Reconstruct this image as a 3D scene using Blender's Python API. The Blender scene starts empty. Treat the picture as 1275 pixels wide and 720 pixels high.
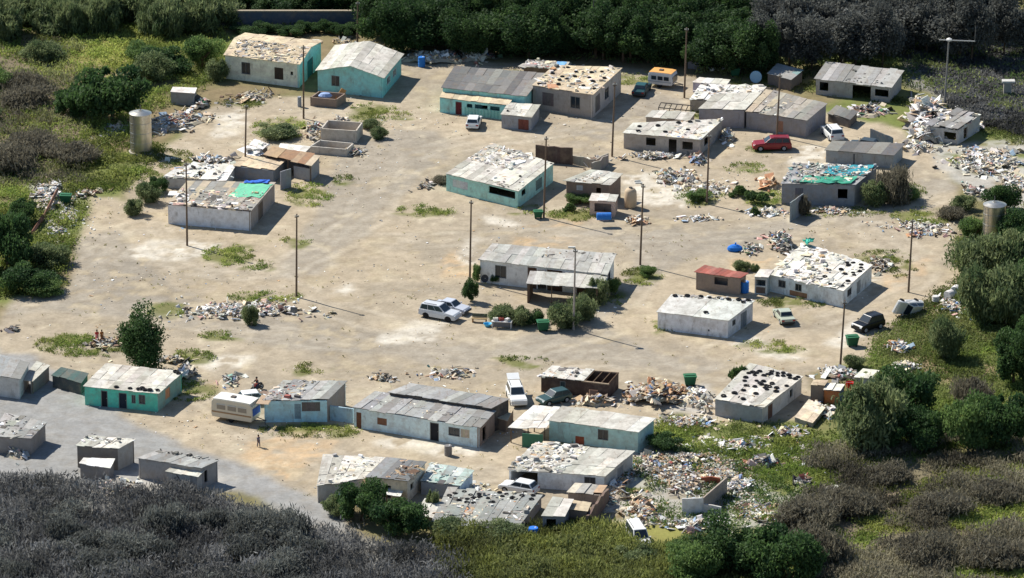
import bpy, bmesh, math, random
import numpy as np
from mathutils import Vector, Matrix, Euler
R = math.radians
rng = random.Random(7)
nr = np.random.default_rng(7)
S = bpy.context.scene
COL = S.collection

# ---------------------------------------------------------------- camera, sky, sun, exposure
PITCH = R(20.0); DIST = 600.0; FPX = 6600.0
cam_d = bpy.data.cameras.new('camera'); cam = bpy.data.objects.new('camera', cam_d); COL.objects.link(cam)
cam.location = (0, -DIST*math.cos(PITCH), DIST*math.sin(PITCH)); cam.rotation_euler = (math.pi/2-PITCH, 0, 0)
cam_d.sensor_width = 36; cam_d.lens = FPX/1275*36; cam_d.clip_start = 1; cam_d.clip_end = 9000
S.camera = cam
SUN_TO = Vector((-0.78, 0.62, 1.02)).normalized()
elev = math.asin(SUN_TO.z)
W = bpy.data.worlds.new("World"); S.world = W; W.use_nodes = True
nt = W.node_tree; nt.nodes.clear()
sky = nt.nodes.new('ShaderNodeTexSky'); sky.sky_type = 'NISHITA'; sky.sun_disc = False
sky.sun_elevation = elev; sky.sun_rotation = math.atan2(SUN_TO.x, SUN_TO.y); sky.air_density = 1.0; sky.dust_density = 0.2; sky.ozone_density = 3.0
bg = nt.nodes.new('ShaderNodeBackground'); bg.inputs[1].default_value = 0.08
wo = nt.nodes.new('ShaderNodeOutputWorld')
nt.links.new(sky.outputs[0], bg.inputs[0]); nt.links.new(bg.outputs[0], wo.inputs[0])
sd = bpy.data.lights.new('sun', 'SUN'); sd.energy = 4.8; sd.angle = R(0.5); sd.color = (1.0, 0.96, 0.89)
so = bpy.data.objects.new('sun', sd); COL.objects.link(so)
so.rotation_euler = (-SUN_TO).to_track_quat('-Z', 'Y').to_euler(); so.location = (-60, 50, 80)
S.view_settings.view_transform = 'Standard'; S.view_settings.look = 'None'
S.view_settings.gamma = 1; S.view_settings.exposure = 0.52

# ---------------------------------------------------------------- picture -> ground
CP, SP = math.cos(PITCH), math.sin(PITCH)
CY, CZ = cam.location.y, cam.location.z
def P(px, py, z=0.0):
    a = (px-637.5)/FPX; b = -(py-360)/FPX
    d = (a, CP+b*SP, -SP+b*CP)
    t = (z-CZ)/d[2]
    return Vector((d[0]*t, CY+d[1]*t, z))
def vs(px, py):                     # vertical pixels per metre at a ground point
    p = P(px, py); dist = (p.y-CY)*CP-(p.z-CZ)*SP
    return FPX/dist*CP
def hs(px, py):
    return vs(px, py)/CP
def Pn(px, py):                     # arrays, z = 0
    a = (px-637.5)/FPX; b = -(py-360)/FPX
    t = -CZ/(-SP+b*CP)
    return a*t, CY+(CP+b*SP)*t
def toP(x, y):                      # ground arrays -> picture
    dy = y-CY; dz = -CZ
    dep = dy*CP-dz*SP; up = dy*SP+dz*CP
    return 637.5+FPX*x/dep, 360-FPX*up/dep

def lin(c):
    return tuple(((v/255)/12.92 if v/255 <= 0.04045 else ((v/255+0.055)/1.055)**2.4) for v in c)

# value noise on arrays
_tab = nr.random((256, 256))
def vnoise(x, y, s, o=0):
    x = np.asarray(x, float)/s+o*17.3+1000; y = np.asarray(y, float)/s+o*9.1+1000
    xi = np.floor(x).astype(int); yi = np.floor(y).astype(int); fx = x-xi; fy = y-yi
    fx = fx*fx*(3-2*fx); fy = fy*fy*(3-2*fy)
    g = lambda i, j: _tab[i & 255, j & 255]
    return (g(xi, yi)*(1-fx)+g(xi+1, yi)*fx)*(1-fy)+(g(xi, yi+1)*(1-fx)+g(xi+1, yi+1)*fx)*fy
def fbm(x, y, s, o=0):
    return 0.5*vnoise(x, y, s, o)+0.3*vnoise(x, y, s/2.1, o+1)+0.2*vnoise(x, y, s/4.3, o+2)
def inpoly(px, py, poly):
    r = np.zeros(px.shape, bool); n = len(poly)
    for i in range(n):
        x0, y0 = poly[i]; x1, y1 = poly[(i+1) % n]
        if y0 == y1: continue
        c = ((y0 > py) != (y1 > py)) & (px < (x1-x0)*(py-y0)/(y1-y0)+x0)
        r ^= c
    return r

# ---------------------------------------------------------------- materials
def material(name, rgb=None, *args, streak=None, streak_amt=.5, streak_sc=(1, 1, .3), streak_thr=.56, **kw):
    m = _material(name, rgb, *args, **kw)
    if streak is None: return m
    n = m.node_tree.nodes; l = m.node_tree.links; b = n['Principled BSDF']; src = b.inputs['Base Color'].links[0].from_socket
    geo = n.new('ShaderNodeNewGeometry'); mp = n.new('ShaderNodeMapping'); mp.inputs['Scale'].default_value = streak_sc; l.new(geo.outputs['Position'], mp.inputs[0])
    no = n.new('ShaderNodeTexNoise'); no.inputs['Scale'].default_value = 1.9; no.inputs['Detail'].default_value = 7; no.inputs['Roughness'].default_value = .7; l.new(mp.outputs[0], no.inputs['Vector'])
    mr = n.new('ShaderNodeMapRange'); mr.inputs[1].default_value = streak_thr-.03; mr.inputs[2].default_value = streak_thr+.06; mr.inputs[3].default_value = 0; mr.inputs[4].default_value = streak_amt; l.new(no.outputs[0], mr.inputs[0])
    mx = n.new('ShaderNodeMix'); mx.data_type = 'RGBA'; l.new(mr.outputs[0], mx.inputs[0]); l.new(src, mx.inputs[6]); mx.inputs[7].default_value = (*streak, 1); l.new(mx.outputs[2], b.inputs['Base Color'])
    return m
def _material(name, rgb=None, rough=0.9, var=0.3, scale=1.5, metal=0.0, bump=0.0, spec=0.2, dirt=None, dirt_amt=0.5, dirt_scale=0.7, thr=0.55):
    """rgb None: colour comes from the mesh's 'Col' attribute (each piece its own colour)"""
    m = bpy.data.materials.new(name); m.use_nodes = True
    n = m.node_tree.nodes; l = m.node_tree.links
    b = n['Principled BSDF']; b.inputs['Roughness'].default_value = rough; b.inputs['Metallic'].default_value = metal
    b.inputs['Specular IOR Level'].default_value = spec
    if rgb is None:
        a = n.new('ShaderNodeAttribute'); a.attribute_name = 'Col'; src = a.outputs['Color']
    else:
        a = n.new('ShaderNodeRGB'); a.outputs[0].default_value = (*rgb, 1); src = a.outputs[0]
    geo = n.new('ShaderNodeNewGeometry')
    if dirt is not None:
        no = n.new('ShaderNodeTexNoise'); no.inputs['Scale'].default_value = dirt_scale; no.inputs['Detail'].default_value = 6
        no.inputs['Roughness'].default_value = 0.65
        l.new(geo.outputs['Position'], no.inputs['Vector'])
        mr = n.new('ShaderNodeMapRange'); mr.inputs[1].default_value = thr-0.1; mr.inputs[2].default_value = thr+0.15
        mr.inputs[3].default_value = 0; mr.inputs[4].default_value = dirt_amt
        l.new(no.outputs[0], mr.inputs[0])
        mx = n.new('ShaderNodeMix'); mx.data_type = 'RGBA'
        l.new(mr.outputs[0], mx.inputs[0]); l.new(src, mx.inputs[6]); mx.inputs[7].default_value = (*dirt, 1)
        src = mx.outputs[2]
    if var > 0:
        no = n.new('ShaderNodeTexNoise'); no.inputs['Scale'].default_value = scale; no.inputs['Detail'].default_value = 8
        no.inputs['Roughness'].default_value = 0.7
        l.new(geo.outputs['Position'], no.inputs['Vector'])
        mr = n.new('ShaderNodeMapRange'); mr.inputs[1].default_value = 0.25; mr.inputs[2].default_value = 0.75
        mr.inputs[3].default_value = 1-var; mr.inputs[4].default_value = 1+var
        l.new(no.outputs[0], mr.inputs[0])
        mx = n.new('ShaderNodeMix'); mx.data_type = 'RGBA'; mx.blend_type = 'MULTIPLY'; mx.inputs[0].default_value = 1
        l.new(src, mx.inputs[6]); l.new(mr.outputs[0], mx.inputs[7]); src = mx.outputs[2]
        if bump > 0:
            bp = n.new('ShaderNodeBump'); bp.inputs['Strength'].default_value = bump; bp.inputs['Distance'].default_value = 0.1
            l.new(no.outputs[0], bp.inputs['Height']); l.new(bp.outputs[0], b.inputs['Normal'])
    l.new(src, b.inputs['Base Color'])
    return m
M_WALL = material('plaster', None, 0.95, 0.16, 2.0, dirt=lin((150, 132, 110)), dirt_amt=0.45, dirt_scale=0.9, thr=0.56, streak=lin((112, 104, 96)), streak_amt=.4, streak_thr=.59)
M_ROOF = material('roof_sheeting', None, 0.85, 0.2, 2.5, bump=0.25, dirt=lin((120, 112, 100)), dirt_amt=0.5, dirt_scale=0.8, thr=0.53, streak=lin((122, 98, 78)), streak_amt=.4, streak_sc=(1.2, .35, 1), streak_thr=.59)
M_JUNK = material('rubbish', None, 0.85, 0.2, 3.0)
M_WOOD = material('wood', None, 0.9, 0.3, 4.0)
M_LEAF = material('leaves', None, 0.7, 0.15, 1.2, spec=0.25)
_n = M_LEAF.node_tree.nodes; _l = M_LEAF.node_tree.links; _b = _n['Principled BSDF']; _o = _n['Material Output']     # leaves let light through
_t = _n.new('ShaderNodeBsdfTranslucent'); _m = _n.new('ShaderNodeMixShader'); _m.inputs[0].default_value = 0.45
_l.new(_b.inputs['Base Color'].links[0].from_socket, _t.inputs[0]); _l.new(_b.outputs[0], _m.inputs[1]); _l.new(_t.outputs[0], _m.inputs[2]); _l.new(_m.outputs[0], _o.inputs[0])
M_BARK = material('bark', lin((92, 76, 60)), 0.95, 0.3, 5)
M_GLASS = material('window_glass', lin((38, 48, 56)), 0.15, 0.0, spec=0.6)
M_TYRE = material('tyre_rubber', lin((34, 34, 36)), 0.85, 0.25, 6)
M_STEEL = material('galvanised_steel', lin((206, 200, 186)), 0.34, 0.08, 1.2, metal=0.9, dirt=lin((120, 100, 76)), dirt_amt=0.35)
M_PAINT = material('car_paint', None, 0.35, 0.06, 2.0, spec=0.5)
M_PLAIN = material('plain', None, 0.7, 0.1, 3.0, spec=0.3)
M_SKIN = material('skin', lin((140, 96, 72)), 0.6, 0.05, 5)

# ---------------------------------------------------------------- mesh builder
class MB:
    def __init__(s): s.v = []; s.f = []; s.c = []
    def quad(s, a, b, c, d, col):
        i = len(s.v); s.v += [tuple(a), tuple(b), tuple(c), tuple(d)]; s.f.append((i, i+1, i+2, i+3)); s.c.append(col)
    def poly(s, pts, col):
        i = len(s.v); s.v += [tuple(p) for p in pts]; s.f.append(tuple(range(i, i+len(pts)))); s.c.append(col)
    def hexa(s, p, col):            # p: 4 bottom ccw, 4 top ccw
        i = len(s.v); s.v += [tuple(q) for q in p]
        for f in ((3, 2, 1, 0), (4, 5, 6, 7), (0, 1, 5, 4), (1, 2, 6, 5), (2, 3, 7, 6), (3, 0, 4, 7)):
            s.f.append(tuple(i+k for k in f)); s.c.append(col)
    def box(s, c, size, rot=None, col=(.5, .5, .5), taper=1.0):
        m = rot.to_matrix() if isinstance(rot, Euler) else (rot if rot is not None else Matrix.Identity(3))
        c = Vector(c); x, y, z = size[0]/2, size[1]/2, size[2]/2; t = taper
        s.hexa([c+m@Vector(q) for q in ((-x, -y, -z), (x, -y, -z), (x, y, -z), (-x, y, -z), (-x*t, -y*t, z), (x*t, -y*t, z), (x*t, y*t, z), (-x*t, y*t, z))], col)
    def lathe(s, base, prof, n, col, axis=None, cap=True):   # prof: (r, z) list
        m = axis if axis is not None else Matrix.Identity(3); base = Vector(base); i0 = len(s.v)
        for r, z in prof:
            for k in range(n):
                a = 2*math.pi*k/n; s.v.append(tuple(base+m@Vector((r*math.cos(a), r*math.sin(a), z))))
        for j in range(len(prof)-1):
            for k in range(n):
                s.f.append((i0+j*n+k, i0+j*n+(k+1) % n, i0+(j+1)*n+(k+1) % n, i0+(j+1)*n+k)); s.c.append(col)
        if cap:
            s.f.append(tuple(i0+k for k in range(n))[::-1]); s.c.append(col)
            e = i0+(len(prof)-1)*n; s.f.append(tuple(e+k for k in range(n))); s.c.append(col)
    def bar(s, a, b, r0, r1=None, n=6, col=(.3, .3, .3)):
        a = Vector(a); b = Vector(b); d = b-a; L = d.length
        if L < 1e-5: return
        m = d.to_track_quat('Z', 'Y').to_matrix()
        s.lathe(a, [(r0, 0), (r1 if r1 is not None else r0, L)], n, col, m)
    def extrude(s, prof, w0, w1f, col):     # prof (x,z) ccw; half width w(z) = w0 or w1f(z)
        n = len(prof); i = len(s.v)
        for sgn in (-1, 1):
            for x, z in prof: s.v.append((x, sgn*(w1f(z) if w1f else w0), z))
        s.f.append(tuple(i+k for k in range(n))); s.c.append(col)
        s.f.append(tuple(i+n+k for k in range(n))[::-1]); s.c.append(col)
        for k in range(n):
            k2 = (k+1) % n; s.f.append((i+k, i+n+k, i+n+k2, i+k2)); s.c.append(col)
    def build(s, name, mat, parent=None, org=None, smooth=False):
        me = bpy.data.meshes.new(name)
        v = np.array(s.v, float).reshape(-1, 3)
        if org is not None: v = v-np.array(tuple(org))
        me.from_pydata(v.tolist(), [], s.f); me.materials.append(mat)
        ca = me.color_attributes.new('Col', 'FLOAT_COLOR', 'CORNER')
        cols = np.ones((len(me.loops), 4), np.float32); k = 0
        cc = np.array([c[:3] for c in s.c], np.float32); ln = np.array([len(f) for f in s.f])
        cols[:, :3] = np.repeat(cc, ln, axis=0); ca.data.foreach_set('color', cols.ravel())
        if smooth: me.polygons.foreach_set('use_smooth', np.ones(len(me.polygons), bool))
        me.update()
        o = bpy.data.objects.new(name, me); COL.objects.link(o)
        if parent is not None: o.parent = parent
        return o
def tag(o, label=None, cat=None, group=None, kind=None):
    if label: o['label'] = label
    if cat: o['category'] = cat
    if group: o['group'] = group
    o['kind'] = kind or 'thing'
    return o
def thing(name, label, cat, loc=(0, 0, 0), rz=0, group=None):
    o = bpy.data.objects.new(name, None); o.empty_display_size = 0.3; COL.objects.link(o)
    o.location = loc; o.rotation_euler = (0, 0, rz)
    return tag(o, label, cat, group)
def single(mb, name, mat, loc, label, cat, group=None, kind=None, smooth=False):   # one-mesh thing, origin at its base
    o = mb.build(name, mat, None, loc, smooth); o.location = loc
    return tag(o, label, cat, group, kind)
KIDS = {}
def copy_tree(o, loc, rz=0, scale=None, label=None, group=None):
    r = o.copy(); COL.objects.link(r); r.location = loc; r.rotation_euler = (0, 0, rz)
    if scale: r.scale = scale
    if label: r['label'] = label
    if group: r['group'] = group
    def rec(src, dst):
        for ch in src.children:
            c = ch.copy(); COL.objects.link(c); c.parent = dst; rec(ch, c)
    rec(o, r)
    return r
def vary(c, a=0.12, h=0.04):
    k = 1+rng.uniform(-a, a)
    return tuple(min(0.85, max(0.004, v*k*(1+rng.uniform(-h, h)))) for v in c)

def leaf_mesh(name, cen, size, cols, asp=1.6, up=0.0):
    n = len(cen)
    d = nr.normal(size=(n, 3)); d[:, 2] += up*2.5*np.sign(nr.random(n)-0.02)
    d /= np.linalg.norm(d, axis=1)[:, None]
    e = nr.normal(size=(n, 3)); e -= (e*d).sum(1)[:, None]*d; e /= np.linalg.norm(e, axis=1)[:, None]+1e-9
    d = d*(size*asp*0.5)[:, None]; e = e*(size*0.5)[:, None]
    v = np.stack([cen-d-e*0.5, cen-d*0.2+e, cen+d, cen+d*0.1-e], 1).reshape(-1, 3)
    me = bpy.data.meshes.new(name)
    me.vertices.add(4*n); me.vertices.foreach_set('co', v.astype(np.float32).ravel())
    me.loops.add(4*n); me.loops.foreach_set('vertex_index', np.arange(4*n, dtype=np.int32))
    me.polygons.add(n); me.polygons.foreach_set('loop_start', np.arange(0, 4*n, 4, dtype=np.int32))
    me.polygons.foreach_set('loop_total', np.full(n, 4, dtype=np.int32))
    me.update(calc_edges=True); me.validate()
    ca = me.color_attributes.new('Col', 'FLOAT_COLOR', 'CORNER')
    c = np.ones((4*n, 4), np.float32); c[:, :3] = np.repeat(np.clip(cols, 0.003, 0.8), 4, axis=0); ca.data.foreach_set('color', c.ravel())
    me.materials.append(M_LEAF)
    return me
def crown_mesh(name, rad, hgt, n, base, tip, clumps=14, size=0.3, up=0.0, z0=0.15, asp=1.7, fuzz=.12):
    """leaf clumps spread through a lumpy volume of radius rad, height hgt, standing from z0*hgt"""
    zc = hgt*(z0+(1-z0)*0.5); rz = hgt*(1-z0)*0.5
    C = []
    for k in range(clumps):
        a = rng.uniform(0, 2*math.pi); t = rng.uniform(-0.75, 0.85); q = math.sqrt(max(0.05, 1-t*t))*rng.choice((rng.uniform(.2, .8), rng.uniform(.5, 1.05)))
        C.append((rad*q*math.cos(a), rad*q*math.sin(a), zc+rz*t*rng.uniform(.6, 1.1), rng.choice((.5, .36, .3, .22, .16))*rng.uniform(.85, 1.15), rng.uniform(0, 1)))
    C = np.array(C); k = nr.integers(0, clumps, n)
    d = nr.normal(size=(n, 3)); d /= np.linalg.norm(d, axis=1)[:, None]
    pw = C[:, 3]**1.6; k = nr.choice(clumps, n, p=pw/pw.sum())
    r = C[k, 3]*(nr.random(n)**0.45+np.abs(nr.normal(0, fuzz, n)))*rng.uniform(0.95, 1.1)
    cen = C[k, :3]+d*np.stack([r*rad, r*rad, r*rz*1.1], 1)
    cen[:, 2] = np.maximum(cen[:, 2], 0.05)
    mixv = (C[k, 4]*0.6+nr.random(n)*0.4)[:, None]
    cols = np.array(base)[None]*(1-mixv)+np.array(tip)[None]*mixv
    cols = cols*(0.75+0.5*nr.random((n, 1)))
    return leaf_mesh(name, cen, size*(0.6+0.8*nr.random(n)), cols, asp, up)
def trunk_mb(h, r, limbs=4, spread=1.0):
    mb = MB(); mb.bar((0, 0, -0.1), (0.05*h, 0, h*0.55), r, r*0.6, 8, lin((90, 75, 60)))
    for k in range(limbs):
        a = k*2*math.pi/limbs+rng.uniform(-.4, .4)
        mb.bar((0.03*h, 0, h*rng.uniform(.3, .5)), (spread*math.cos(a), spread*math.sin(a), h*rng.uniform(.65, .85)), r*.55, r*.2, 6, lin((90, 75, 60)))
    return mb
# ================================================================ GROUND
SAND = [(0, 372), (40, 368), (78, 358), (95, 300), (112, 240), (150, 250), (190, 200), (215, 170), (262, 132), (330, 122), (420, 128), (470, 70), (560, 70), (640, 78), (760, 82), (860, 98), (960, 112), (1010, 132), (1130, 165), (1180, 200), (1205, 258), (1188, 300), (1200, 345), (1165, 385), (1118, 425), (1062, 452), (1005, 470), (1010, 520), (960, 532), (890, 527), (835, 508), (812, 560), (770, 612), (700, 640), (640, 640), (540, 630), (420, 625), (330, 608), (262, 572), (160, 525), (100, 505), (40, 480), (-20, 460)]
GRAVEL = [(-40, 400), (-20, 425), (40, 446), (110, 492), (190, 530), (300, 580), (420, 632), (440, 660), (380, 655), (290, 612), (200, 612), (80, 600), (-40, 600)]
PALE = [[(150, 305), (178, 298), (235, 296), (275, 303), (268, 318), (215, 330), (160, 325)], [(238, 448), (262, 438), (320, 444), (300, 456), (250, 458)], [(515, 402), (560, 402), (545, 428), (480, 432), (470, 420)],
        [(465, 548), (500, 544), (592, 556), (585, 568), (520, 562)], [(772, 215), (855, 212), (880, 230), (850, 262), (790, 255)], [(985, 196), (1010, 182), (1030, 190), (1020, 208), (990, 208)], [(940, 436), (1010, 432), (1000, 446), (945, 447)],
        [(1050, 400), (1090, 412), (1060, 430), (1030, 430)], [(410, 358), (440, 352), (450, 360), (425, 368)], [(900, 418), (940, 414), (960, 430), (910, 436)], [(1066, 350), (1100, 345), (1090, 372), (1060, 385)], [(600, 268), (660, 275), (640, 284), (600, 280)],
        [(575, 300), (592, 296), (592, 330), (570, 330)], [(270, 145), (300, 138), (300, 170), (262, 172)]]
TRACK = [[(60, 300), (150, 280), (170, 330), (260, 380), (400, 400), (620, 440), (600, 460), (360, 430), (200, 395), (60, 385), (-40, 392), (-40, 372), (60, 365)],
         [(420, 170), (540, 160), (560, 190), (480, 260), (420, 330), (330, 350), (400, 260)], [(700, 285), (900, 285), (980, 275), (1190, 215), (1195, 240), (1000, 292), (860, 320), (780, 375), (730, 420), (700, 410), (770, 350), (800, 312)],
         [(760, 410), (830, 440), (900, 455), (880, 465), (740, 450), (600, 440), (640, 420)], [(690, 160), (760, 160), (800, 110), (850, 125), (780, 165), (750, 175)]]
WARM = [[(690, 262), (735, 265), (720, 280), (660, 280)], [(650, 295), (720, 290), (730, 306), (640, 308)], [(560, 310), (592, 318), (590, 345), (545, 345)], [(910, 320), (965, 318), (950, 336), (905, 334)], [(250, 470), (290, 466), (285, 485), (245, 488)], [(1090, 345), (1160, 320), (1150, 350), (1100, 372)], [(330, 520), (420, 545), (360, 600), (290, 570)]]
WHITE = [[(1125, 168), (1180, 178), (1290, 168), (1290, 262), (1235, 255), (1190, 222)], [(740, 600), (800, 560), (900, 590), (960, 600), (1010, 640), (960, 660), (860, 640), (800, 660), (750, 650)], [(150, 590), (190, 570), (300, 600), (280, 615), (140, 612)], [(790, 560), (830, 540), (900, 556), (1000, 560), (1030, 590), (1010, 660), (900, 660), (800, 650), (760, 640)], [(800, 490), (890, 478), (892, 515), (820, 510)], [(40, 228), (80, 225), (90, 250), (60, 280), (40, 262)]]
GREEN = [(350, 160, 34, 13), (530, 263, 34, 7), (205, 388, 24, 9), (285, 318, 30, 12), (385, 243, 28, 14), (718, 268, 36, 7), (660, 262, 20, 5), (455, 148, 22, 12), (955, 248, 26, 10), (1128, 243, 24, 13), (1100, 322, 34, 9), (1122, 336, 18, 9), (1050, 265, 50, 6),
         (110, 430, 60, 14), (235, 486, 32, 13), (385, 537, 60, 8), (385, 460, 32, 7), (645, 449, 34, 5), (762, 372, 22, 9), (960, 433, 40, 8), (985, 378, 40, 6), (190, 205, 60, 18), (135, 215, 40, 18), (836, 540, 34, 14), (968, 556, 70, 20), (985, 595, 40, 14), (1190, 440, 40, 16), (240, 445, 26, 8), (318, 330, 20, 6), (430, 225, 16, 6),
         (370, 300, 20, 5), (465, 135, 26, 8), (500, 145, 18, 5), (870, 245, 30, 10), (280, 418, 30, 5), (800, 345, 26, 10), (610, 333, 12, 4), (830, 405, 16, 8), (950, 185, 22, 4), (885, 140, 24, 10), (780, 98, 40, 8), (690, 92, 60, 6), (960, 100, 60, 8), (40, 358, 40, 10), (1150, 270, 40, 10), (700, 560, 14, 12), (540, 385, 8, 3), (930, 210, 26, 6), (300, 130, 30, 6), (330, 370, 44, 6), (1000, 320, 20, 6)]
GREYV = [[(1100, 35), (1300, 35), (1300, 170), (1190, 130), (1130, 110)], [(-40, 596), (90, 600), (200, 610), (330, 640), (440, 660), (560, 722), (560, 760), (-40, 760)]]
DARKB = [[(-40, 60), (60, 60), (100, 130), (110, 200), (60, 225), (-40, 230)], [(1000, 590), (1100, 560), (1300, 590), (1300, 740), (1000, 740), (960, 660)]]
YELG = [[(90, 30), (200, 20), (210, 60), (150, 85), (80, 75)], [(560, 660), (860, 650), (860, 740), (540, 740)]]

def fine(lo, hi, a, b, st):
    far = [-4000, -1500, -600, -300]
    l = [lo+f for f in far]+list(np.arange(lo-120, lo, 6))+list(np.arange(a, b+1e-6, st))
    return np.array([v for v in l if v < a]+list(np.arange(a, b+1e-6, st))+[b+6*k for k in range(1, 20)]+[b+300, b+700, b+1600, b+4200])
gx = fine(-70, 70, -72, 72, 0.4); gy = fine(-100, 120, -95, 118, 0.5)
X, Y = np.meshgrid(gx, gy)
wx = X+3.0*(fbm(X, Y, 7, 3)-.5)+1.2*(fbm(X, Y, 2, 5)-.5); wy = Y+5.0*(fbm(X, Y, 7, 8)-.5)+1.6*(fbm(X, Y, 2, 11)-.5)
PX, PY = toP(wx, np.maximum(wy, -400))
core = (np.abs(X) < 80) & (Y > -105) & (Y < 130)
def region(polys):
    m = np.zeros(X.shape)
    for p in polys: m = np.maximum(m, inpoly(PX, PY, p) & core)
    for _ in range(2):
        m = (m+np.roll(m, 1, 0)+np.roll(m, -1, 0)+np.roll(m, 1, 1)+np.roll(m, -1, 1))/5
    return m[..., None]
def ell(lst):
    m = np.zeros(X.shape)
    for cx, cy, rx, ry in lst:
        d = ((PX-cx)/rx)**2+((PY-cy)/ry)**2
        m = np.maximum(m, np.clip(1.5-1.2*d, 0, 1)*core)
    return m[..., None]
n1 = fbm(X, Y, 9, 20)[..., None]; n2 = fbm(X, Y, 2.2, 24)[..., None]; n3 = fbm(X, Y, 22, 30)[..., None]
def mixc(a, b, t): return a*(1-t)+np.array(b)[None, None]*t
def st(n, a, b): return np.clip((n-a)/(b-a), 0, 1)
c = np.ones(X.shape+(3,))*np.array(lin((116, 110, 76)))
c = mixc(c, lin((130, 116, 88)), st(n1, .4, .6)); c = mixc(c, lin((106, 118, 60)), st(n3, .48, .6)*.8)
c = mixc(c, lin((118, 106, 90)), region(DARKB)*.8); c = mixc(c, lin((128, 126, 120)), region(GREYV)); c = mixc(c, lin((138, 138, 68)), region(YELG)*.7)
sand = np.ones(X.shape+(3,))*np.array(lin((165, 152, 131)))
sand = mixc(sand, lin((152, 141, 123)), st(n1, .42, .6)*.8); sand = mixc(sand, lin((174, 159, 135)), st(n3, .45, .58)*.7)
sand = mixc(sand, lin((147, 139, 126)), region(TRACK)*.75); sand = mixc(sand, lin((194, 165, 128)), region(WARM)*st(n2, .35, .55)*.8)
sand = mixc(sand, lin((204, 196, 180)), region(PALE)*.95*st(n2, .3, .42)); sand = mixc(sand, lin((140, 122, 94)), st(n2, .56, .68)*st(n1, .4, .55)*.6)
sand = mixc(sand, lin((196, 184, 158)), st(n2, .6, .7)*.4)
RUTS = [[(-20, 382), (90, 378), (220, 398), (360, 420), (500, 436), (640, 452), (780, 446), (900, 462)], [(60, 360), (130, 320), (180, 270), (210, 330), (330, 345), (440, 290), (490, 215), (560, 178), (700, 165), (790, 140)], [(440, 300), (560, 300), (700, 292), (860, 292), (1000, 282), (1090, 268), (1150, 250), (1185, 224), (1170, 204), (1130, 190)],
        [(700, 292), (790, 318), (780, 370), (730, 420), (640, 440)], [(1085, 285), (1150, 330), (1120, 360), (1010, 400), (900, 440)], [(240, 480), (330, 545), (450, 585), (600, 590)], [(330, 345), (420, 390), (560, 420), (640, 440)], [(160, 180), (250, 190), (330, 160), (430, 140), (520, 150)], [(620, 520), (625, 470), (700, 440)]]
def dist_line(pl):
    W_ = [Pn(np.array(float(x)), np.array(float(y))) for x, y in pl]; P_ = [(float(x), float(y)) for x, y in W_]
    Q = [P_[0]]
    for i in range(len(P_)-1):                      # rounded corners
        for t in (.25, .75): Q.append((P_[i][0]*(1-t)+P_[i+1][0]*t, P_[i][1]*(1-t)+P_[i+1][1]*t))
    Q.append(P_[-1]); D = np.full(X.shape, 99.0)
    for (x0, y0), (x1, y1) in zip(Q[:-1], Q[1:]):
        dx, dy = x1-x0, y1-y0; t = np.clip(((sx_-x0)*dx+(sy_-y0)*dy)/(dx*dx+dy*dy+1e-9), 0, 1); D = np.minimum(D, np.hypot(sx_-x0-t*dx, sy_-y0-t*dy))
    return D
sx_ = X+1.6*(fbm(X, Y, 6, 140)-.5); sy_ = Y+1.6*(fbm(X, Y, 6, 144)-.5)
for i_, pl in enumerate(RUTS):
    for off in (0, 2.3):
        D = np.abs(dist_line(pl)-off) if off else dist_line(pl)
        fade = np.clip((fbm(X, Y, 6, 150+i_+int(off))-.36)*5, 0, 1)
        worn = np.clip(1.4-D/(1.5 if not off else .7), 0, 1)*fade; rut = np.exp(-((D-.75)/.26)**2)*fade
        sand = mixc(sand, lin((184, 174, 156)), (worn*.35)[..., None]); sand = mixc(sand, lin((136, 124, 106)), (rut*.33)[..., None])
rs = region([SAND]); c = c*(1-rs)+sand*rs
rg = region([GRAVEL]); c = mixc(c, lin((146, 145, 142)), rg*.95)
c = mixc(c, lin((180, 176, 168)), region(WHITE)*.75*st(n2, .3, .5))
ge = ell(GREEN); c = mixc(c, lin((104, 108, 58)), ge*st(n2, .38, .54)*.9)
c = c*(0.86+0.28*vnoise(X, Y, 0.9, 40)[..., None])
Zg = (0.10*(fbm(X, Y, 6, 50)-.5)*core)-0.0
Zg = np.minimum(Zg, 0.03)
H_, W_ = X.shape
me = bpy.data.meshes.new('ground')
V = np.stack([X, Y, Zg], -1).reshape(-1, 3)
idx = np.arange(H_*W_).reshape(H_, W_)
F = np.stack([idx[:-1, :-1], idx[:-1, 1:], idx[1:, 1:], idx[1:, :-1]], -1).reshape(-1, 4); nf = len(F)
me.vertices.add(len(V)); me.vertices.foreach_set('co', V.astype(np.float32).ravel())
me.loops.add(4*nf); me.loops.foreach_set('vertex_index', F.astype(np.int32).ravel())
me.polygons.add(nf); me.polygons.foreach_set('loop_start', np.arange(0, 4*nf, 4, dtype=np.int32)); me.polygons.foreach_set('loop_total', np.full(nf, 4, dtype=np.int32))
me.polygons.foreach_set('use_smooth', np.ones(nf, bool)); me.update(calc_edges=True)
ca = me.color_attributes.new('Col', 'FLOAT_COLOR', 'POINT')
cc = np.ones((len(V), 4), np.float32); cc[:, :3] = np.clip(c, 0.01, .7).reshape(-1, 3); ca.data.foreach_set('color', cc.ravel())
me.materials.append(material('earth', None, 0.97, 0.2, 2.2, bump=0.5, spec=0.1, dirt=lin((120, 106, 84)), dirt_amt=0.35, dirt_scale=0.45, thr=0.56))
ground = bpy.data.objects.new('ground', me); COL.objects.link(ground); ground['kind'] = 'structure'

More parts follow.
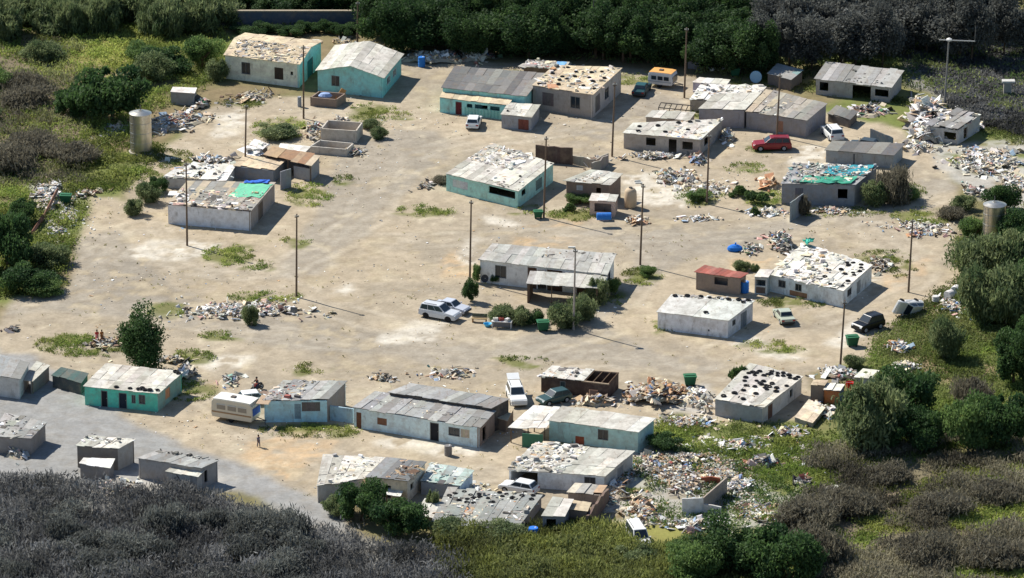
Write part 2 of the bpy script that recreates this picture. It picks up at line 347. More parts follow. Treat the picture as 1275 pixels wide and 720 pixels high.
# ================================================================ HOUSES
TEAL = lin((140, 196, 190)); BLUEW = lin((172, 206, 218)); WHITEW = lin((222, 222, 216)); CREAM = lin((226, 212, 190)); GREYW = lin((150, 143, 134)); BEIGE = lin((182, 170, 152)); BROWN = lin((98, 82, 70)); DKGREY = lin((96, 92, 88)); LGREY = lin((180, 178, 172)); AQUA = lin((168, 198, 190)); GREEN_T = lin((92, 188, 162))
RP_PALE = [lin((204, 200, 188)), lin((190, 186, 174)), lin((212, 206, 192)), lin((176, 172, 160))]
RP_GREY = [lin((158, 158, 154)), lin((146, 146, 144)), lin((170, 169, 163)), lin((136, 134, 130))]
RP_DARK = [lin((112, 112, 110)), lin((124, 122, 118)), lin((98, 98, 98)), lin((134, 132, 126))]
RP_BEIGE = [lin((206, 186, 154)), lin((192, 174, 146)), lin((214, 196, 164))]
RP_WHITE = [lin((226, 222, 212)), lin((214, 208, 196)), lin((232, 230, 224))]
RP_RUST = [lin((176, 150, 118)), lin((150, 118, 90)), lin((190, 172, 148)), lin((160, 130, 98))]
RP_RED = [lin((160, 92, 80)), lin((148, 84, 74)), lin((170, 106, 92))]
RP_STRIPE = [lin((168, 160, 146)), lin((150, 148, 142)), lin((180, 166, 142)), lin((142, 138, 130))]
D_DARK = lin((40, 40, 44)); D_BROWN = lin((92, 50, 40)); D_WOOD = lin((140, 100, 72)); D_TEAL = lin((50, 110, 108)); BOARD = lin((196, 190, 178)); D_RED = lin((96, 44, 46)); FRAME = lin((120, 120, 116)); FRAMEW = lin((200, 200, 194))

def bil(q, u, v):
    return q[0]*((1-u)*(1-v))+q[1]*(u*(1-v))+q[2]*(u*v)+q[3]*((1-u)*v)
class House: pass
def wall_face(mb, p0, p1, ztop, holes, th, col, brk=(), n_in=True, zb=-0.15):
    d = Vector((p1.x-p0.x, p1.y-p0.y)); L = d.length; d /= L; nrm = Vector((d.y, -d.x))
    def q(t, z, off=0.0):
        return (p0.x+d.x*L*t-nrm.x*off, p0.y+d.y*L*t-nrm.y*off, z)
    us = sorted(set([0.0, 1.0]+[h[0] for h in holes]+[h[1] for h in holes]+list(brk)))
    zs = sorted(set([zb]+[h[2] for h in holes]+[h[3] for h in holes]))
    for a, b in zip(us[:-1], us[1:]):
        if b-a < 1e-5: continue
        m = (a+b)/2
        rows = zs+[None]
        for i in range(len(rows)-1):
            z0 = rows[i]; z1 = rows[i+1]
            zm = (z0+(z1 if z1 is not None else ztop(m)))/2
            if any(h[0] < m < h[1] and h[2] < zm < h[3] for h in holes): continue
            za, zb_ = (z1, z1) if z1 is not None else (ztop(a), ztop(b))
            mb.quad(q(a, z0), q(b, z0), q(b, zb_), q(a, za), vary(col, .035, .01))
            mb.quad(q(b, z0, th), q(a, z0, th), q(a, za, th), q(b, zb_, th), col)
        mb.quad(q(a, ztop(a)), q(b, ztop(b)), q(b, ztop(b), th), q(a, ztop(a), th), col)
    for u0, u1, z0, z1 in [h[:4] for h in holes]:
        mb.quad(q(u0, z0), q(u1, z0), q(u1, z0, th), q(u0, z0, th), col)
        mb.quad(q(u0, z1, th), q(u1, z1, th), q(u1, z1), q(u0, z1), col)
        mb.quad(q(u0, z0), q(u0, z0, th), q(u0, z1, th), q(u0, z1), col)
        mb.quad(q(u1, z0, th), q(u1, z0), q(u1, z1), q(u1, z1, th), col)
    mb.quad(q(0, zb), q(0, zb, th), q(0, ztop(0), th), q(0, ztop(0)), col); mb.quad(q(1, zb, th), q(1, zb), q(1, ztop(1)), q(1, ztop(1), th), col)
    return q, L

def house(name, label, cat, FL, FR, RR, RL, drop, rise=0.15, wall=BEIGE, roof=RP_GREY, gable=None, g=0.8, over=0.2, ops=(), sides=None, sheet=(0.95, 2.4),
          jit=0.05, rag=0.1, miss=0.0, parent=None, walls='FRBL', noroof=False, urange=(0, 1), posts=(), partname='', thick=0.05):
    """FL..RL: roof corners in the picture (front left, front right, rear right, rear left); drop: eave height in pixels at the front right"""
    h = House(); zf = drop/vs(FR[0], FR[1]+drop); zr = zf+rise
    q = [P(*FL, zf), P(*FR, zf), P(*RR, zr), P(*RL, zr)]
    def z(u, v):
        b = zf+(zr-zf)*v
        if gable == 'u': b += g*(1-abs(2*v-1))
        if gable == 'v': b += g*(1-abs(2*u-1))
        return b
    h.q = q; h.z = z; h.zf = zf
    U = ((q[1]-q[0]).length+(q[2]-q[3]).length)/2; Vv = ((q[3]-q[0]).length+(q[2]-q[1]).length)/2
    h.U = U; h.V = Vv
    base = (q[0]+q[1]+q[2]+q[3])/4; base.z = 0
    if parent is None:
        root = thing(name, label, cat, base); h.org = base
    else:
        root = parent.root; h.org = parent.org
    h.root = root
    ou = min(.2, over/U); ov = min(.2, over/Vv)
    c = [(ou, ov), (1-ou, ov), (1-ou, 1-ov), (ou, 1-ov)]
    w2 = [bil(q, *k) for k in c]
    faces = {'F': (0, 1), 'R': (1, 2), 'B': (2, 3), 'L': (3, 0)}
    mbw = MB() if walls not in ('RL', 'RB') else None; made = []
    for k, (i, j) in faces.items():
        if k not in walls: continue
        p0, p1 = w2[i], w2[j]
        def zt(t, i=i, j=j):
            u = c[i][0]+(c[j][0]-c[i][0])*t; v = c[i][1]+(c[j][1]-c[i][1])*t
            return z(u, v)-0.03
        brk = [0.5] if (gable == 'u' and k in 'RL') or (gable == 'v' and k in 'FB') else []
        holes = []
        # picture x at the two ends of this face (half-way up)
        if k in 'FR':
            xa = FL[0]*(1-ou)+FR[0]*ou if k == 'F' else FR[0]
            xb = FR[0]*(1-ou)+FL[0]*ou if k == 'F' else RR[0]
        for op in ops:
            if op[0] != k: continue
            _, kind, x0, x1, z0, z1 = op[:6]
            u0 = (x0-xa)/(xb-xa) if k in 'FR' else x0; u1 = (x1-xa)/(xb-xa) if k in 'FR' else x1
            u0 = max(.02, min(.96, u0)); u1 = max(u0+.02, min(.98, u1))
            top = min(zt(u0), zt(u1))
            holes.append((u0, u1, max(-0.02, z0*zf) if kind != 'door' and z0 > 0 else -0.02, min(z1*zf, top-0.12), kind, op[6] if len(op) > 6 else None))
        col = (sides or {}).get(k, wall)
        fm = mbw or MB(); Q, L = wall_face(fm, p0, p1, zt, holes, 0.16, tuple(min(.8, v*1.22) for v in col), brk)
        if not mbw: fm.build(partname+'wall', M_WALL, root, h.org)
        made.append((Q, L, holes))
    if walls:
        if mbw: mbw.build(partname+'wall', M_WALL, root, h.org)
    for Q, L, holes in made:
        for u0, u1, z0, z1, kind, colr in holes:
            e = 0.06/L
            if kind == 'open': continue
            f = MB(); fc = FRAMEW if kind == 'winw' else FRAME
            def fb(a0, a1, b0, b1, d0=0.0, d1=0.1, mb=f, cl=fc):
                mb.hexa([Q(a0, b0, d0), Q(a1, b0, d0), Q(a1, b0, d1), Q(a0, b0, d1), Q(a0, b1, d0), Q(a1, b1, d0), Q(a1, b1, d1), Q(a0, b1, d1)], cl)
            if kind in ('win', 'winw'):
                fb(u0, u1, z0, z0+.07, -.05, .1); fb(u0, u1, z1-.06, z1, -.02, .1); fb(u0, u0+e, z0+.07, z1-.06, -.02, .1); fb(u1-e, u1, z0+.07, z1-.06, -.02, .1)
                um = (u0+u1)/2; fb(um-e*.4, um+e*.4, z0+.07, z1-.06, .0, .06)
                wnd = f.build('window', M_PLAIN, root, h.org)
                pm = MB(); fb(u0+e, u1-e, z0+.07, z1-.06, .07, .09, pm, lin((40, 48, 54))); pm.build('pane', M_GLASS, wnd, h.org)
            elif kind == 'shut':
                cl = colr or BOARD
                n = 4
                for k2 in range(n):
                    a = u0+(u1-u0)*k2/n; b = u0+(u1-u0)*(k2+1)/n
                    fb(a, b-.008/L, z0, z1, .015+.01*(k2 % 2), .07, f, vary(cl, .1))
                f.build('shutter', M_WOOD, root, h.org)
            elif kind == 'door':
                cl = colr or D_DARK
                fb(u0, u0+e, 0, z1, -.02, .1, f, FRAME); fb(u1-e, u1, 0, z1, -.02, .1, f, FRAME); fb(u0+e, u1-e, z1-.07, z1, -.02, .1, f, FRAME)
                d = MB(); fb(u0+e, u1-e, 0, z1-.07, .06, .1, d, cl)
                dr = d.build('door', M_WOOD, root, h.org); f.build('door_frame', M_PLAIN, dr, h.org)
                k_ = MB(); fb(u1-2.4*e, u1-1.8*e, z1*.5, z1*.5+.1, .03, .058, k_, lin((170, 165, 150))); k_.build('handle', M_PLAIN, dr, h.org)
    if not noroof:
        mr = MB(); nu = max(2, round(U/sheet[0])); nv = max(1, round(Vv/sheet[1]))
        if gable == 'v' and nu % 2: nu += 1
        if gable == 'u' and nv % 2: nv += 1
        tint = [vary(rng.choice(roof), .06, .02) for _ in range(nu)]
        for a in range(nu):
            if not (urange[0]-.01 <= (a+.5)/nu <= urange[1]+.01): continue
            e0 = rng.uniform(-rag, rag)/Vv; e1 = rng.uniform(-rag, rag)/Vv
            for b in range(nv):
                if rng.random() < miss: continue
                u0, u1 = a/nu, (a+1)/nu+.05/U; v0, v1 = b/nv, (b+1)/nv+(.1/Vv if b < nv-1 else 0)
                if b == 0: v0 += e0
                if b == nv-1: v1 += e1
                j0 = rng.uniform(0, jit); j1 = rng.uniform(0, jit); tl = .012*((a+b) % 2)
                cl = vary(tint[a], .05, .015) if rng.random() < .75 else vary(rng.choice(roof), .06, .02)
                pts = []
                for (u, v, jj) in ((u0, v0, j0), (u1, v0, j1), (u1, v1, j1+.01), (u0, v1, j0+.01)):
                    p = bil(q, u, v); um = min(max(u, a/nu), (a+1)/nu); pts.append(Vector((p.x, p.y, z(um, min(max(v, b/nv), (b+1)/nv))+jj+tl+(.02 if b else 0))))
                mr.hexa([p.copy() for p in pts]+[p+Vector((0, 0, thick)) for p in pts], cl)
        rf = mr.build(partname+'roof', M_ROOF, root, h.org); h.roof = rf
    for (u, v) in posts:
        p = bil(q, u, v); mp = MB(); mp.box((p.x, p.y, z(u, v)/2-.08), (.12, .12, z(u, v)+.06), None, lin((110, 92, 76))); mp.build('post', M_WOOD, root, h.org)
    return h
def rpt(h, u, v):
    p = bil(h.q, u, v); return Vector((p.x, p.y, h.z(u, v)))

# ---- loose pieces
PAL = dict(white=lin((236, 232, 222)), cream=lin((222, 206, 176)), grey=lin((152, 150, 144)), dgrey=lin((96, 94, 92)), tan=lin((182, 152, 116)), brown=lin((106, 78, 60)), orange=lin((190, 138, 96)), blue=lin((84, 120, 170)), teal=lin((120, 160, 152)), red=lin((160, 78, 66)), black=lin((36, 36, 40)), pink=lin((206, 160, 150)), green=lin((60, 110, 76)), lblue=lin((150, 176, 200)))
RUBBLE = ['white']*16+['cream']*10+['grey']*8+['tan']*6+['brown']*3+['dgrey']*3+['orange', 'blue', 'red', 'black', 'pink', 'lblue', 'teal']
PLASTER = ['white']*9+['cream']*4+['grey']*4+['lblue', 'tan', 'dgrey', 'pink', 'black']
WOODY = ['orange']*4+['tan']*6+['cream']*8+['brown']*4+['white']*8+['grey']*2+['blue', 'black', 'dgrey']
MIXED = ['black']*4+['dgrey']*5+['white']*8+['blue', 'red']+['pink']*2+['teal', 'brown', 'brown', 'cream', 'cream', 'cream', 'grey', 'grey', 'grey', 'green']
STONE = ['grey']*5+['cream']*4+['dgrey']*3+['brown']*2+['tan']*2+['white']*2
ROOFJ = ['white']*6+['cream']*4+['grey']*6+['dgrey']*3+['tan']*2+['brown', 'pink']
def piece(mb, x, y, z, big, pal, tilt=0.35, flat=False):
    c = vary(PAL[rng.choice(pal)], .22, .06); k = rng.random(); du = rng.uniform(.05, .4); c = tuple(v*(1-du)+w*du for v, w in zip(c, (.36, .32, .26)))
    e = Euler((rng.gauss(0, tilt), rng.gauss(0, tilt), rng.uniform(0, 6.28)))
    if flat: e = Euler((rng.gauss(0, .06), rng.gauss(0, .06), rng.uniform(0, 6.28)))
    if k < .3: s = (rng.uniform(.5, 1.6)*big, rng.uniform(.08, .22)*big, rng.uniform(.04, .12))
    elif k < .6: s = (rng.uniform(.3, .95)*big, rng.uniform(.25, .7)*big, rng.uniform(.03, .1))
    elif k < .7: s = (rng.uniform(.8, 1.9)*big, rng.uniform(.5, 1.1)*big, rng.uniform(.03, .08))
    else: s = (rng.uniform(.15, .5)*big, rng.uniform(.12, .4)*big, rng.uniform(.1, .3)*big)
    mb.box((x, y, z+s[2]*.4), s, e, c, taper=rng.uniform(.6, 1.0))
def heap(label, cx, cy, rx, ry, hh, n, pal=RUBBLE, big=0.8, name='rubbish_heap', cat='rubbish', mound=True, edge=0.5):
    cpt = P(cx, cy); mb = MB(); sx = rx/hs(cx, cy); a0, a1 = P(cx, cy-ry), P(cx, cy+ry); sy = (a0.y-a1.y)/2
    lum = [(rng.uniform(-.6, .6), rng.uniform(-.6, .6), rng.uniform(.5, 1)) for _ in range(5)]
    ph = rng.uniform(0, 6)
    def hz(u, v):
        r2 = u*u+v*v
        return hh*max(0, 1-r2)**.8*(.35+.65*max(w*math.exp(-((u-a)**2+(v-b)**2)*4) for a, b, w in lum))
    if mound and hh > .45:
        N, Mr = 20, 6
        for i in range(Mr):
            for k in range(N):
                pts = []
                for (ii, kk) in ((i, k), (i+1, k), (i+1, k+1), (i, k+1)):
                    a = 2*math.pi*(kk % N)/N; t = ii/Mr*(.72+.16*math.sin(2*a+ph)+.1*math.sin(5*a+ph*2))
                    pts.append((cpt.x+sx*t*math.cos(a), cpt.y+sy*t*math.sin(a), hz(t*math.cos(a), t*math.sin(a))-.05-(.2 if ii == Mr else 0)))
                mb.poly(pts, vary(lin((170, 158, 138)), .1))
    for _ in range(n):
        a = rng.uniform(0, 6.283); r = abs(rng.gauss(0, edge))*(.8+.35*math.sin(2*a+ph)+.25*math.sin(5*a+ph*2)); r = min(r, 1.4)
        u, v = r*math.cos(a), r*math.sin(a)
        piece(mb, cpt.x+sx*u, cpt.y+sy*v, hz(u, v), big, pal, .4)
    return single(mb, name, M_JUNK, cpt, label, cat, kind='stuff')
def roof_junk(h, label, n, pal=ROOFJ, big=1.0, ur=(.04, .96), vr=(.05, .95), lift=.09, name='roof_rubble'):
    mb = MB(); o = rpt(h, sum(ur)/2, sum(vr)/2)+Vector((0, 0, lift))
    if n > 45: pal = list(pal)+['white']*3+['grey']*4+['cream']*2
    cl = [(rng.uniform(*ur), rng.uniform(*vr), rng.uniform(.08, .3)) for _ in range(6)]          # drifts, not an even sprinkle
    for i in range(int(n*1.6)):
        if rng.random() < .7:
            k = rng.choice(cl); u = k[0]+rng.gauss(0, k[2]); v = k[1]+rng.gauss(0, k[2]*1.2)
        else: u, v = rng.uniform(*ur), rng.uniform(*vr)
        u = min(ur[1], max(ur[0], u)); v = min(vr[1], max(vr[0], v))
        p = rpt(h, u, v); piece(mb, p.x, p.y, p.z+lift-.03, big*(rng.uniform(.35, .8) if rng.random() < .85 else 1.3), pal, .06, True)
    return single(mb, name, M_JUNK, o, label, 'rubble', kind='stuff')
def patch(h, name, label, uv, col, lift=.12, cat='tarpaulin', wav=.06):
    """a crumpled sheet lying on a roof: uv = (u0,u1,v0,v1)"""
    u0, u1, v0, v1 = uv; N = 7; M = 5; g = []
    for i in range(N+1):
        for j in range(M+1):
            u = u0+(u1-u0)*(i/N)+(rng.uniform(-.012, .012)); v = v0+(v1-v0)*(j/M)+rng.uniform(-.03, .03)
            p = rpt(h, u, v); g.append(Vector((p.x, p.y, p.z+lift+rng.uniform(0, wav))))
    mb = MB()
    dn = Vector((0, 0, -.02))
    for i in range(N):
        for j in range(M):
            a, b, c_, d = g[i*(M+1)+j], g[(i+1)*(M+1)+j], g[(i+1)*(M+1)+j+1], g[i*(M+1)+j+1]
            cl = vary(col, .08); mb.hexa([a+dn, b+dn, c_+dn, d+dn, a, b, c_, d], cl)
    o = rpt(h, (u0+u1)/2, (v0+v1)/2)
    return single(mb, name, M_JUNK, o, label, cat)
TY = MB()
_n, _m = 14, 6
for i in range(_n):
    for j in range(_m):
        p4 = []
        for (ii, jj) in ((i, j), (i+1, j), (i+1, j+1), (i, j+1)):
            a = 2*math.pi*ii/_n; b = 2*math.pi*jj/_m
            r = .24+.1*math.cos(b); p4.append((r*math.cos(a), r*math.sin(a), .09+.09*math.sin(b)))
        TY.quad(*p4, lin((36, 36, 38)))
tyre_me = None
def tyre(p, label, group, tilt=0, big=1.0):
    global tyre_me
    if tyre_me is None:
        o = TY.build('tyre', M_TYRE); tyre_me = o.data
    else:
        o = bpy.data.objects.new('tyre', tyre_me); COL.objects.link(o)
    o.location = p; o.rotation_euler = (rng.gauss(0, .05)+tilt, rng.gauss(0, .05), rng.uniform(0, 6)); k = big*rng.uniform(.72, 1.0); o.scale = (k, k, k)
    return tag(o, label, 'tyre', group)
def tyres_on(h, n, label, group, ur=(.06, .94), vr=(.08, .92), lift=.11, mind=.75):
    pts = []; tries = 0
    while len(pts) < n and tries < 4000:
        tries += 1
        p = rpt(h, rng.uniform(*ur), rng.uniform(*vr))
        if all((p-q).length > mind for q in pts):
            pts.append(p); tyre(p+Vector((0, 0, lift)), label, group)
# ---------------------------------------------------------------- the settlement, back to front
H = {}
H[1] = house('gabled_house', 'cream house with a stone-weighted low gable roof at the top left of the settlement', 'house', (278, 69), (373, 81), (402, 52), (305, 42), 29, 0, wall=CREAM, sides={'R': TEAL}, roof=RP_BEIGE, gable='u', g=.75,
    ops=[('F', 'win', 300, 311, .3, .8), ('F', 'shut', 341, 352, .25, .75, lin((70, 60, 52))), ('F', 'open', 361, 364, .5, .65), ('R', 'door', 384, 391, 0, .75, D_TEAL)])
roof_junk(H[1], 'loose grey stones weighing down the front slope of the cream gabled house', 300, STONE, .75, vr=(.03, .47))
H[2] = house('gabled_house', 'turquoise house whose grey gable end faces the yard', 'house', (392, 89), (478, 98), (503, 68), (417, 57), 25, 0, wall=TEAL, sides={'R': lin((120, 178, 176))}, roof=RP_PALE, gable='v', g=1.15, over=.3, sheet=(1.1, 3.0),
    ops=[('F', 'win', 412, 422, .35, .85), ('R', 'winw', 484, 488, .35, .7), ('R', 'winw', 492, 496, .35, .7)])
H[3] = house('long_house', 'long house under a dark grey sheet roof with a teal porch front', 'house', (549, 110), (655, 121), (678, 92), (566, 83), 25, .1, wall=TEAL, roof=RP_DARK, sheet=(1.0, 3.2), ops=[('F', 'open', 600, 608, .2, .8)])
h = house('', '', '', (547, 122), (632, 132), (641, 120), (552, 112), 18, .25, wall=TEAL, roof=RP_BEIGE, parent=H[3], partname='porch_', walls='FLR', over=.06,
    ops=[('F', 'door', 567, 575, 0, .88, D_RED), ('F', 'open', 581, 588, .55, .82), ('F', 'open', 591, 607, .55, .84), ('F', 'open', 610, 622, .55, .84)], sheet=(.8, 2.2))
mb = MB()
for k in range(22):                                     # baluster screen along the porch front
    u = .38+.5*k/21; p = rpt(h, u, .0); mb.box((p.x, p.y+.02, .62), (.09, .05, 1.0), None, lin((150, 204, 192)) if k % 2 else lin((120, 184, 172)))
mb.build('balustrade', M_PLAIN, H[3].root, H[3].org)
HX = house('shed', 'small shed with a pale sheet roof beside the parked white hatchback', 'shed', (623, 143), (662, 147), (673, 131), (633, 129), 17, .1, wall=lin((140, 142, 144)), roof=RP_PALE, over=.12, ops=[('F', 'shut', 645, 658, .05, .8, lin((120, 72, 62)))])
roof_junk(HX, 'dark scraps lying on the roof of the small shed beside the white hatchback', 12, ['dgrey', 'black', 'grey'], .6, ur=(.15, .55), vr=(.3, .7))
H[4] = house('block_house', 'beige block house with debris and tyres all over its flat roof', 'house', (662, 107), (738, 119), (775, 85), (690, 82), 29, .1, wall=lin((150, 142, 134)), sides={'R': lin((176, 168, 158))}, roof=RP_BEIGE, over=.12,
    ops=[('F', 'shut', 675, 689, .25, .8, lin((110, 100, 96))), ('F', 'win', 710, 722, .32, .82), ('R', 'shut', 742, 748, .1, .8, lin((120, 112, 104))), ('R', 'win', 754, 759, .3, .75)])
roof_junk(H[4], 'boards and cardboard scattered on the flat roof of the beige block house', 130, ['cream', 'white', 'tan', 'grey', 'orange', 'cream', 'white'], 1.2)
tyres_on(H[4], 18, 'black tyre lying on the debris-strewn roof of the beige block house', 'tyres on the beige block house roof')
HX = house('shed', 'low shed under a tarp and rags behind the beige block house', 'shed', (651, 83), (703, 88), (709, 78), (657, 75), 14, .1, wall=BROWN, roof=RP_PALE, over=.1)
roof_junk(HX, 'pale rags and sacks heaped on the low shed behind the beige block house', 60, ['white', 'pink', 'cream', 'grey', 'red'], 1.0, ur=(.02, .7))
patch(HX, 'tarpaulin', 'light blue tarpaulin over the right end of the low rear shed', (.72, .95, .1, .95), lin((120, 170, 210)))
H[5] = house('flat_roofed_house', 'pale green flat-roofed house in the middle of the upper square', 'house', (554, 217), (645, 239), (690, 204), (612, 179), 21, .15, wall=lin((156, 200, 188)), roof=RP_PALE, over=.12,
    ops=[('F', 'shut', 563, 582, .35, .8, lin((190, 196, 190))), ('F', 'open', 608, 641, .5, .92), ('R', 'open', 650, 656, .5, .85), ('R', 'shut', 668, 676, .2, .8, lin((110, 130, 126)))])
roof_junk(H[5], 'white plaster rubble and boards on the rear of the pale green house roof', 190, ['white', 'white', 'cream', 'white', 'grey', 'tan'], 1.1, ur=(.02, .62), vr=(.5, .98))
patch(H[5], 'roofing_felt', 'torn pale roofing sheet on the front corner of the pale green house', (.55, .85, .1, .55), lin((206, 200, 186)), cat='sheet')
roof_junk(H[5], 'scraps and stones along the right side of the pale green house roof', 34, ['white', 'dgrey', 'tan', 'black'], .8, ur=(.4, .98), vr=(.05, .95), name='roof_scraps')
def wall_run(label, pts, drop, th=.2, col=GREYW, name='ruined_wall', cat='wall', rag=.25):
    """free-standing wall through top points given in the picture"""
    x0, y0 = pts[0]; hgt = drop/vs(x0, y0+drop); mb = MB(); W_ = [P(x, y, hgt) for x, y in pts]; o = W_[0].copy(); o.z = 0
    for a, b in zip(W_[:-1], W_[1:]):
        d = (b-a); L = d.length; d /= L; nn = Vector((-d.y, d.x, 0))*th/2; n = max(1, int(L/.7))
        hs_ = [hgt*(1-abs(rng.gauss(0, rag))*.5) for _ in range(n+1)]
        for k in range(n):
            p, q = a+d*L*k/n, a+d*L*(k+1)/n
            mb.hexa([(p-nn).xy.to_3d()-Vector((0, 0, .1)), (q-nn).xy.to_3d()-Vector((0, 0, .1)), (q+nn).xy.to_3d()-Vector((0, 0, .1)), (p+nn).xy.to_3d()-Vector((0, 0, .1)),
                     (*(p-nn).xy, max(.3, hs_[k])), (*(q-nn).xy, max(.3, hs_[k+1])), (*(q+nn).xy, max(.3, hs_[k+1])), (*(p+nn).xy, max(.3, hs_[k]))], vary(col, .07))
    return single(mb, name, M_WALL, o, label, cat)
wall_run('tall dark brown wall behind the pale green flat-roofed house', [(667, 180), (713, 184)], 21, .2, lin((96, 80, 72)), 'yard_wall', rag=.05)
wall_run('low broken wall joining the dark brown wall to the yard beside the pale green house', [(713, 192), (741, 198), (757, 190)], 12, .2, lin((156, 148, 136)))
wall_run('short grey wall at the right end of the walled yard behind the small brown house', [(737, 203), (757, 190)], 16, .2, GREYW)
H[7] = house('small_house', 'small brown house with a slanting pale roof behind the blue barrel', 'house', (700, 226), (760, 231), (776, 217), (735, 212), 25, .35, wall=lin((112, 98, 90)), roof=RP_PALE, over=.25,
    ops=[('F', 'shut', 716, 724, .6, .85, lin((170, 172, 174))), ('F', 'open', 741, 747, .1, .8)])
roof_junk(H[7], 'grey stones and scrap on the slanting roof of the small brown house', 26, ['grey', 'dgrey', 'white', 'tan'], .8, ur=(.15, .6), vr=(.1, .8))
HX = house('privy', 'little pinkish hut just behind the blue barrel', 'hut', (733, 250), (766, 252), (770, 243), (737, 241), 19, .08, wall=lin((186, 162, 146)), roof=RP_PALE, over=.1, ops=[('F', 'open', 740, 761, .3, .85), ('R', 'open', 768, 769.4, .2, .8)])
H[8] = house('block_house', 'grey block house with dark window openings in front of the red-car yard', 'house', (775, 166), (872, 175), (901, 149), (788, 154), 19, .1, wall=lin((160, 152, 142)), roof=RP_PALE, over=.15,
    ops=[('F', 'open', 804, 816, .35, .85), ('F', 'open', 832, 842, 0, .88), ('F', 'open', 849, 862, .3, .8), ('R', 'open', 878, 884, .3, .8)])
roof_junk(H[8], 'pale boards and rags on the roof of the grey block house with dark openings', 60, ['white', 'cream', 'tan', 'orange', 'grey', 'blue'], 1.0, ur=(.55, .98))
tyres_on(H[8], 7, 'black tyre on the grey block house with dark window openings', 'tyres on the grey block house roof')
H[81] = house('shed', 'low long shed with a pale roof between two pole-lined yards, behind the grey block house', 'shed', (803, 146), (858, 151), (866, 140), (812, 138), 14, .05, wall=lin((140, 132, 124)), roof=RP_PALE, over=.12)
mb = MB()
for k in range(7):
    a = P(820+k*6.8, 134+k*.7, 1.7); b = P(823+k*6.8, 128+k*.7, 2.0); mb.bar(a, b, .06, .06, 5, lin((70, 66, 62))); mb.bar((a.x, a.y, 0), a, .06, .06, 5, lin((70, 66, 62)))
mb.bar(P(820, 134, 1.7), P(861, 138.2, 1.7), .07, .07, 5, lin((84, 78, 72))); mb.bar(P(823, 128, 2.0), P(864, 132, 2.0), .07, .07, 5, lin((84, 78, 72)))
p = P(840, 140); single(mb, 'timber_rack', M_WOOD, p, 'open dark timber roof frame behind the low long shed', 'frame')
H[93] = house('shed', 'ragged white-roofed shed touching the back of the large striped-roof house', 'shed', (858, 125), (938, 126), (955, 108), (872, 107), 14, .1, wall=GREYW, roof=RP_WHITE, over=.1, rag=.3, jit=.15)
roof_junk(H[93], 'crumpled white sheets and rubble on the ragged shed behind the striped-roof house', 130, ['white', 'white', 'cream', 'grey', 'tan'], 1.3)
H[94] = house('kiosk', 'small box hut with a clean white roof near the white cabin trailer', 'hut', (862, 103), (904, 107), (909, 100), (871, 97), 12, .05, wall=lin((170, 168, 186)), roof=RP_WHITE, over=.06)
H[9] = house('long_house', 'left half of the large warehouse-like house, with a smooth pale roof', 'house', (869, 136), (927, 138), (948, 116), (889, 118), 22, .25, wall=lin((142, 138, 138)), roof=RP_PALE, over=.1, sheet=(1.4, 3))
H[92] = house('long_house', 'right half of the large warehouse-like house, roofed in brown-striped sheets', 'house', (928, 139), (1004, 151), (1030, 130), (954, 112), 21, .3, wall=lin((138, 134, 134)), roof=RP_STRIPE, over=.12, rag=.25, jit=.1, ops=[('F', 'shut', 968, 975, .1, .75, lin((150, 112, 92)))])
roof_junk(H[92], 'stones and tile bits dotted over the brown-striped roof', 60, ['tan', 'cream', 'grey', 'dgrey'], .7, ur=(.02, .6))
HX = house('privy', 'tall narrow grey privy at the edge of the dark wood', 'privy', (856, 61), (872, 63), (875, 56.5), (858, 55), 24, .1, wall=lin((112, 112, 116)), roof=RP_BEIGE, over=.05, ops=[('R', 'door', 872.6, 874, 0, .8, lin((70, 76, 84)))], sheet=(.8, 1.5))
HX = house('shed', 'dark lean-to with a teal patch beside the gable-roofed house at the upper right', 'shed', (955, 92), (985, 100), (1000, 88), (968, 80), 14, .15, wall=DKGREY, roof=[lin((120, 150, 146)), lin((150, 150, 146))], over=.1)
H[10] = house('gabled_house', 'pale sheet-roofed house with a wide dark doorway before the upper right trees', 'house', (1013, 99), (1110, 110), (1126, 88), (1028, 78), 19, .35, wall=lin((156, 154, 150)), roof=RP_GREY, over=.25, sheet=(.9, 5), rag=.2,
    ops=[('F', 'open', 1020, 1031, .3, .85), ('F', 'open', 1061, 1084, 0, .9), ('F', 'open', 1089, 1106, .35, .8)])
roof_junk(H[10], 'dark litter on the front slope of the house before the upper right trees', 22, ['dgrey', 'black', 'grey'], .8, ur=(.4, .85), vr=(.1, .7))
H[11] = house('ruined_house', 'half-ruined grey house with a collapsing roof beside the white rubble pile', 'house', (1152, 157), (1193, 163), (1222, 143), (1182, 137), 18, .2, wall=lin((164, 162, 158)), roof=RP_GREY, over=.12, jit=.3, rag=.45, miss=.3, ops=[('F', 'open', 1175, 1190, .3, .8), ('R', 'open', 1201, 1206, .1, .85)])
roof_junk(H[11], 'broken slabs on the collapsing roof beside the white rubble pile', 70, PLASTER, 1.2)
H[12] = house('garage', 'plain grey garage with a flat slate-coloured roof behind the teal-tarped house', 'garage', (1026, 188), (1113, 194), (1127, 179), (1036, 176), 16, .1, wall=lin((140, 146, 148)), roof=RP_DARK, over=.2, sheet=(1.6, 6), ops=[('F', 'shut', 1062, 1064, .0, .9, lin((100, 104, 108)))])
H[13] = house('block_house', 'grey house draped with torn teal tarpaulin and heaps of scrap', 'house', (972, 229), (1065, 231), (1093, 208), (987, 204), 26, .1, wall=lin((126, 130, 134)), roof=RP_GREY, over=.12, ops=[('F', 'open', 1043, 1055, .35, .8), ('F', 'shut', 990, 1000, .1, .8, lin((96, 98, 104)))])
patch(H[13], 'tarpaulin', 'teal tarpaulin covering the right half of the scrap-laden roof', (.45, .97, .45, .97), lin((58, 140, 150)), wav=.25)
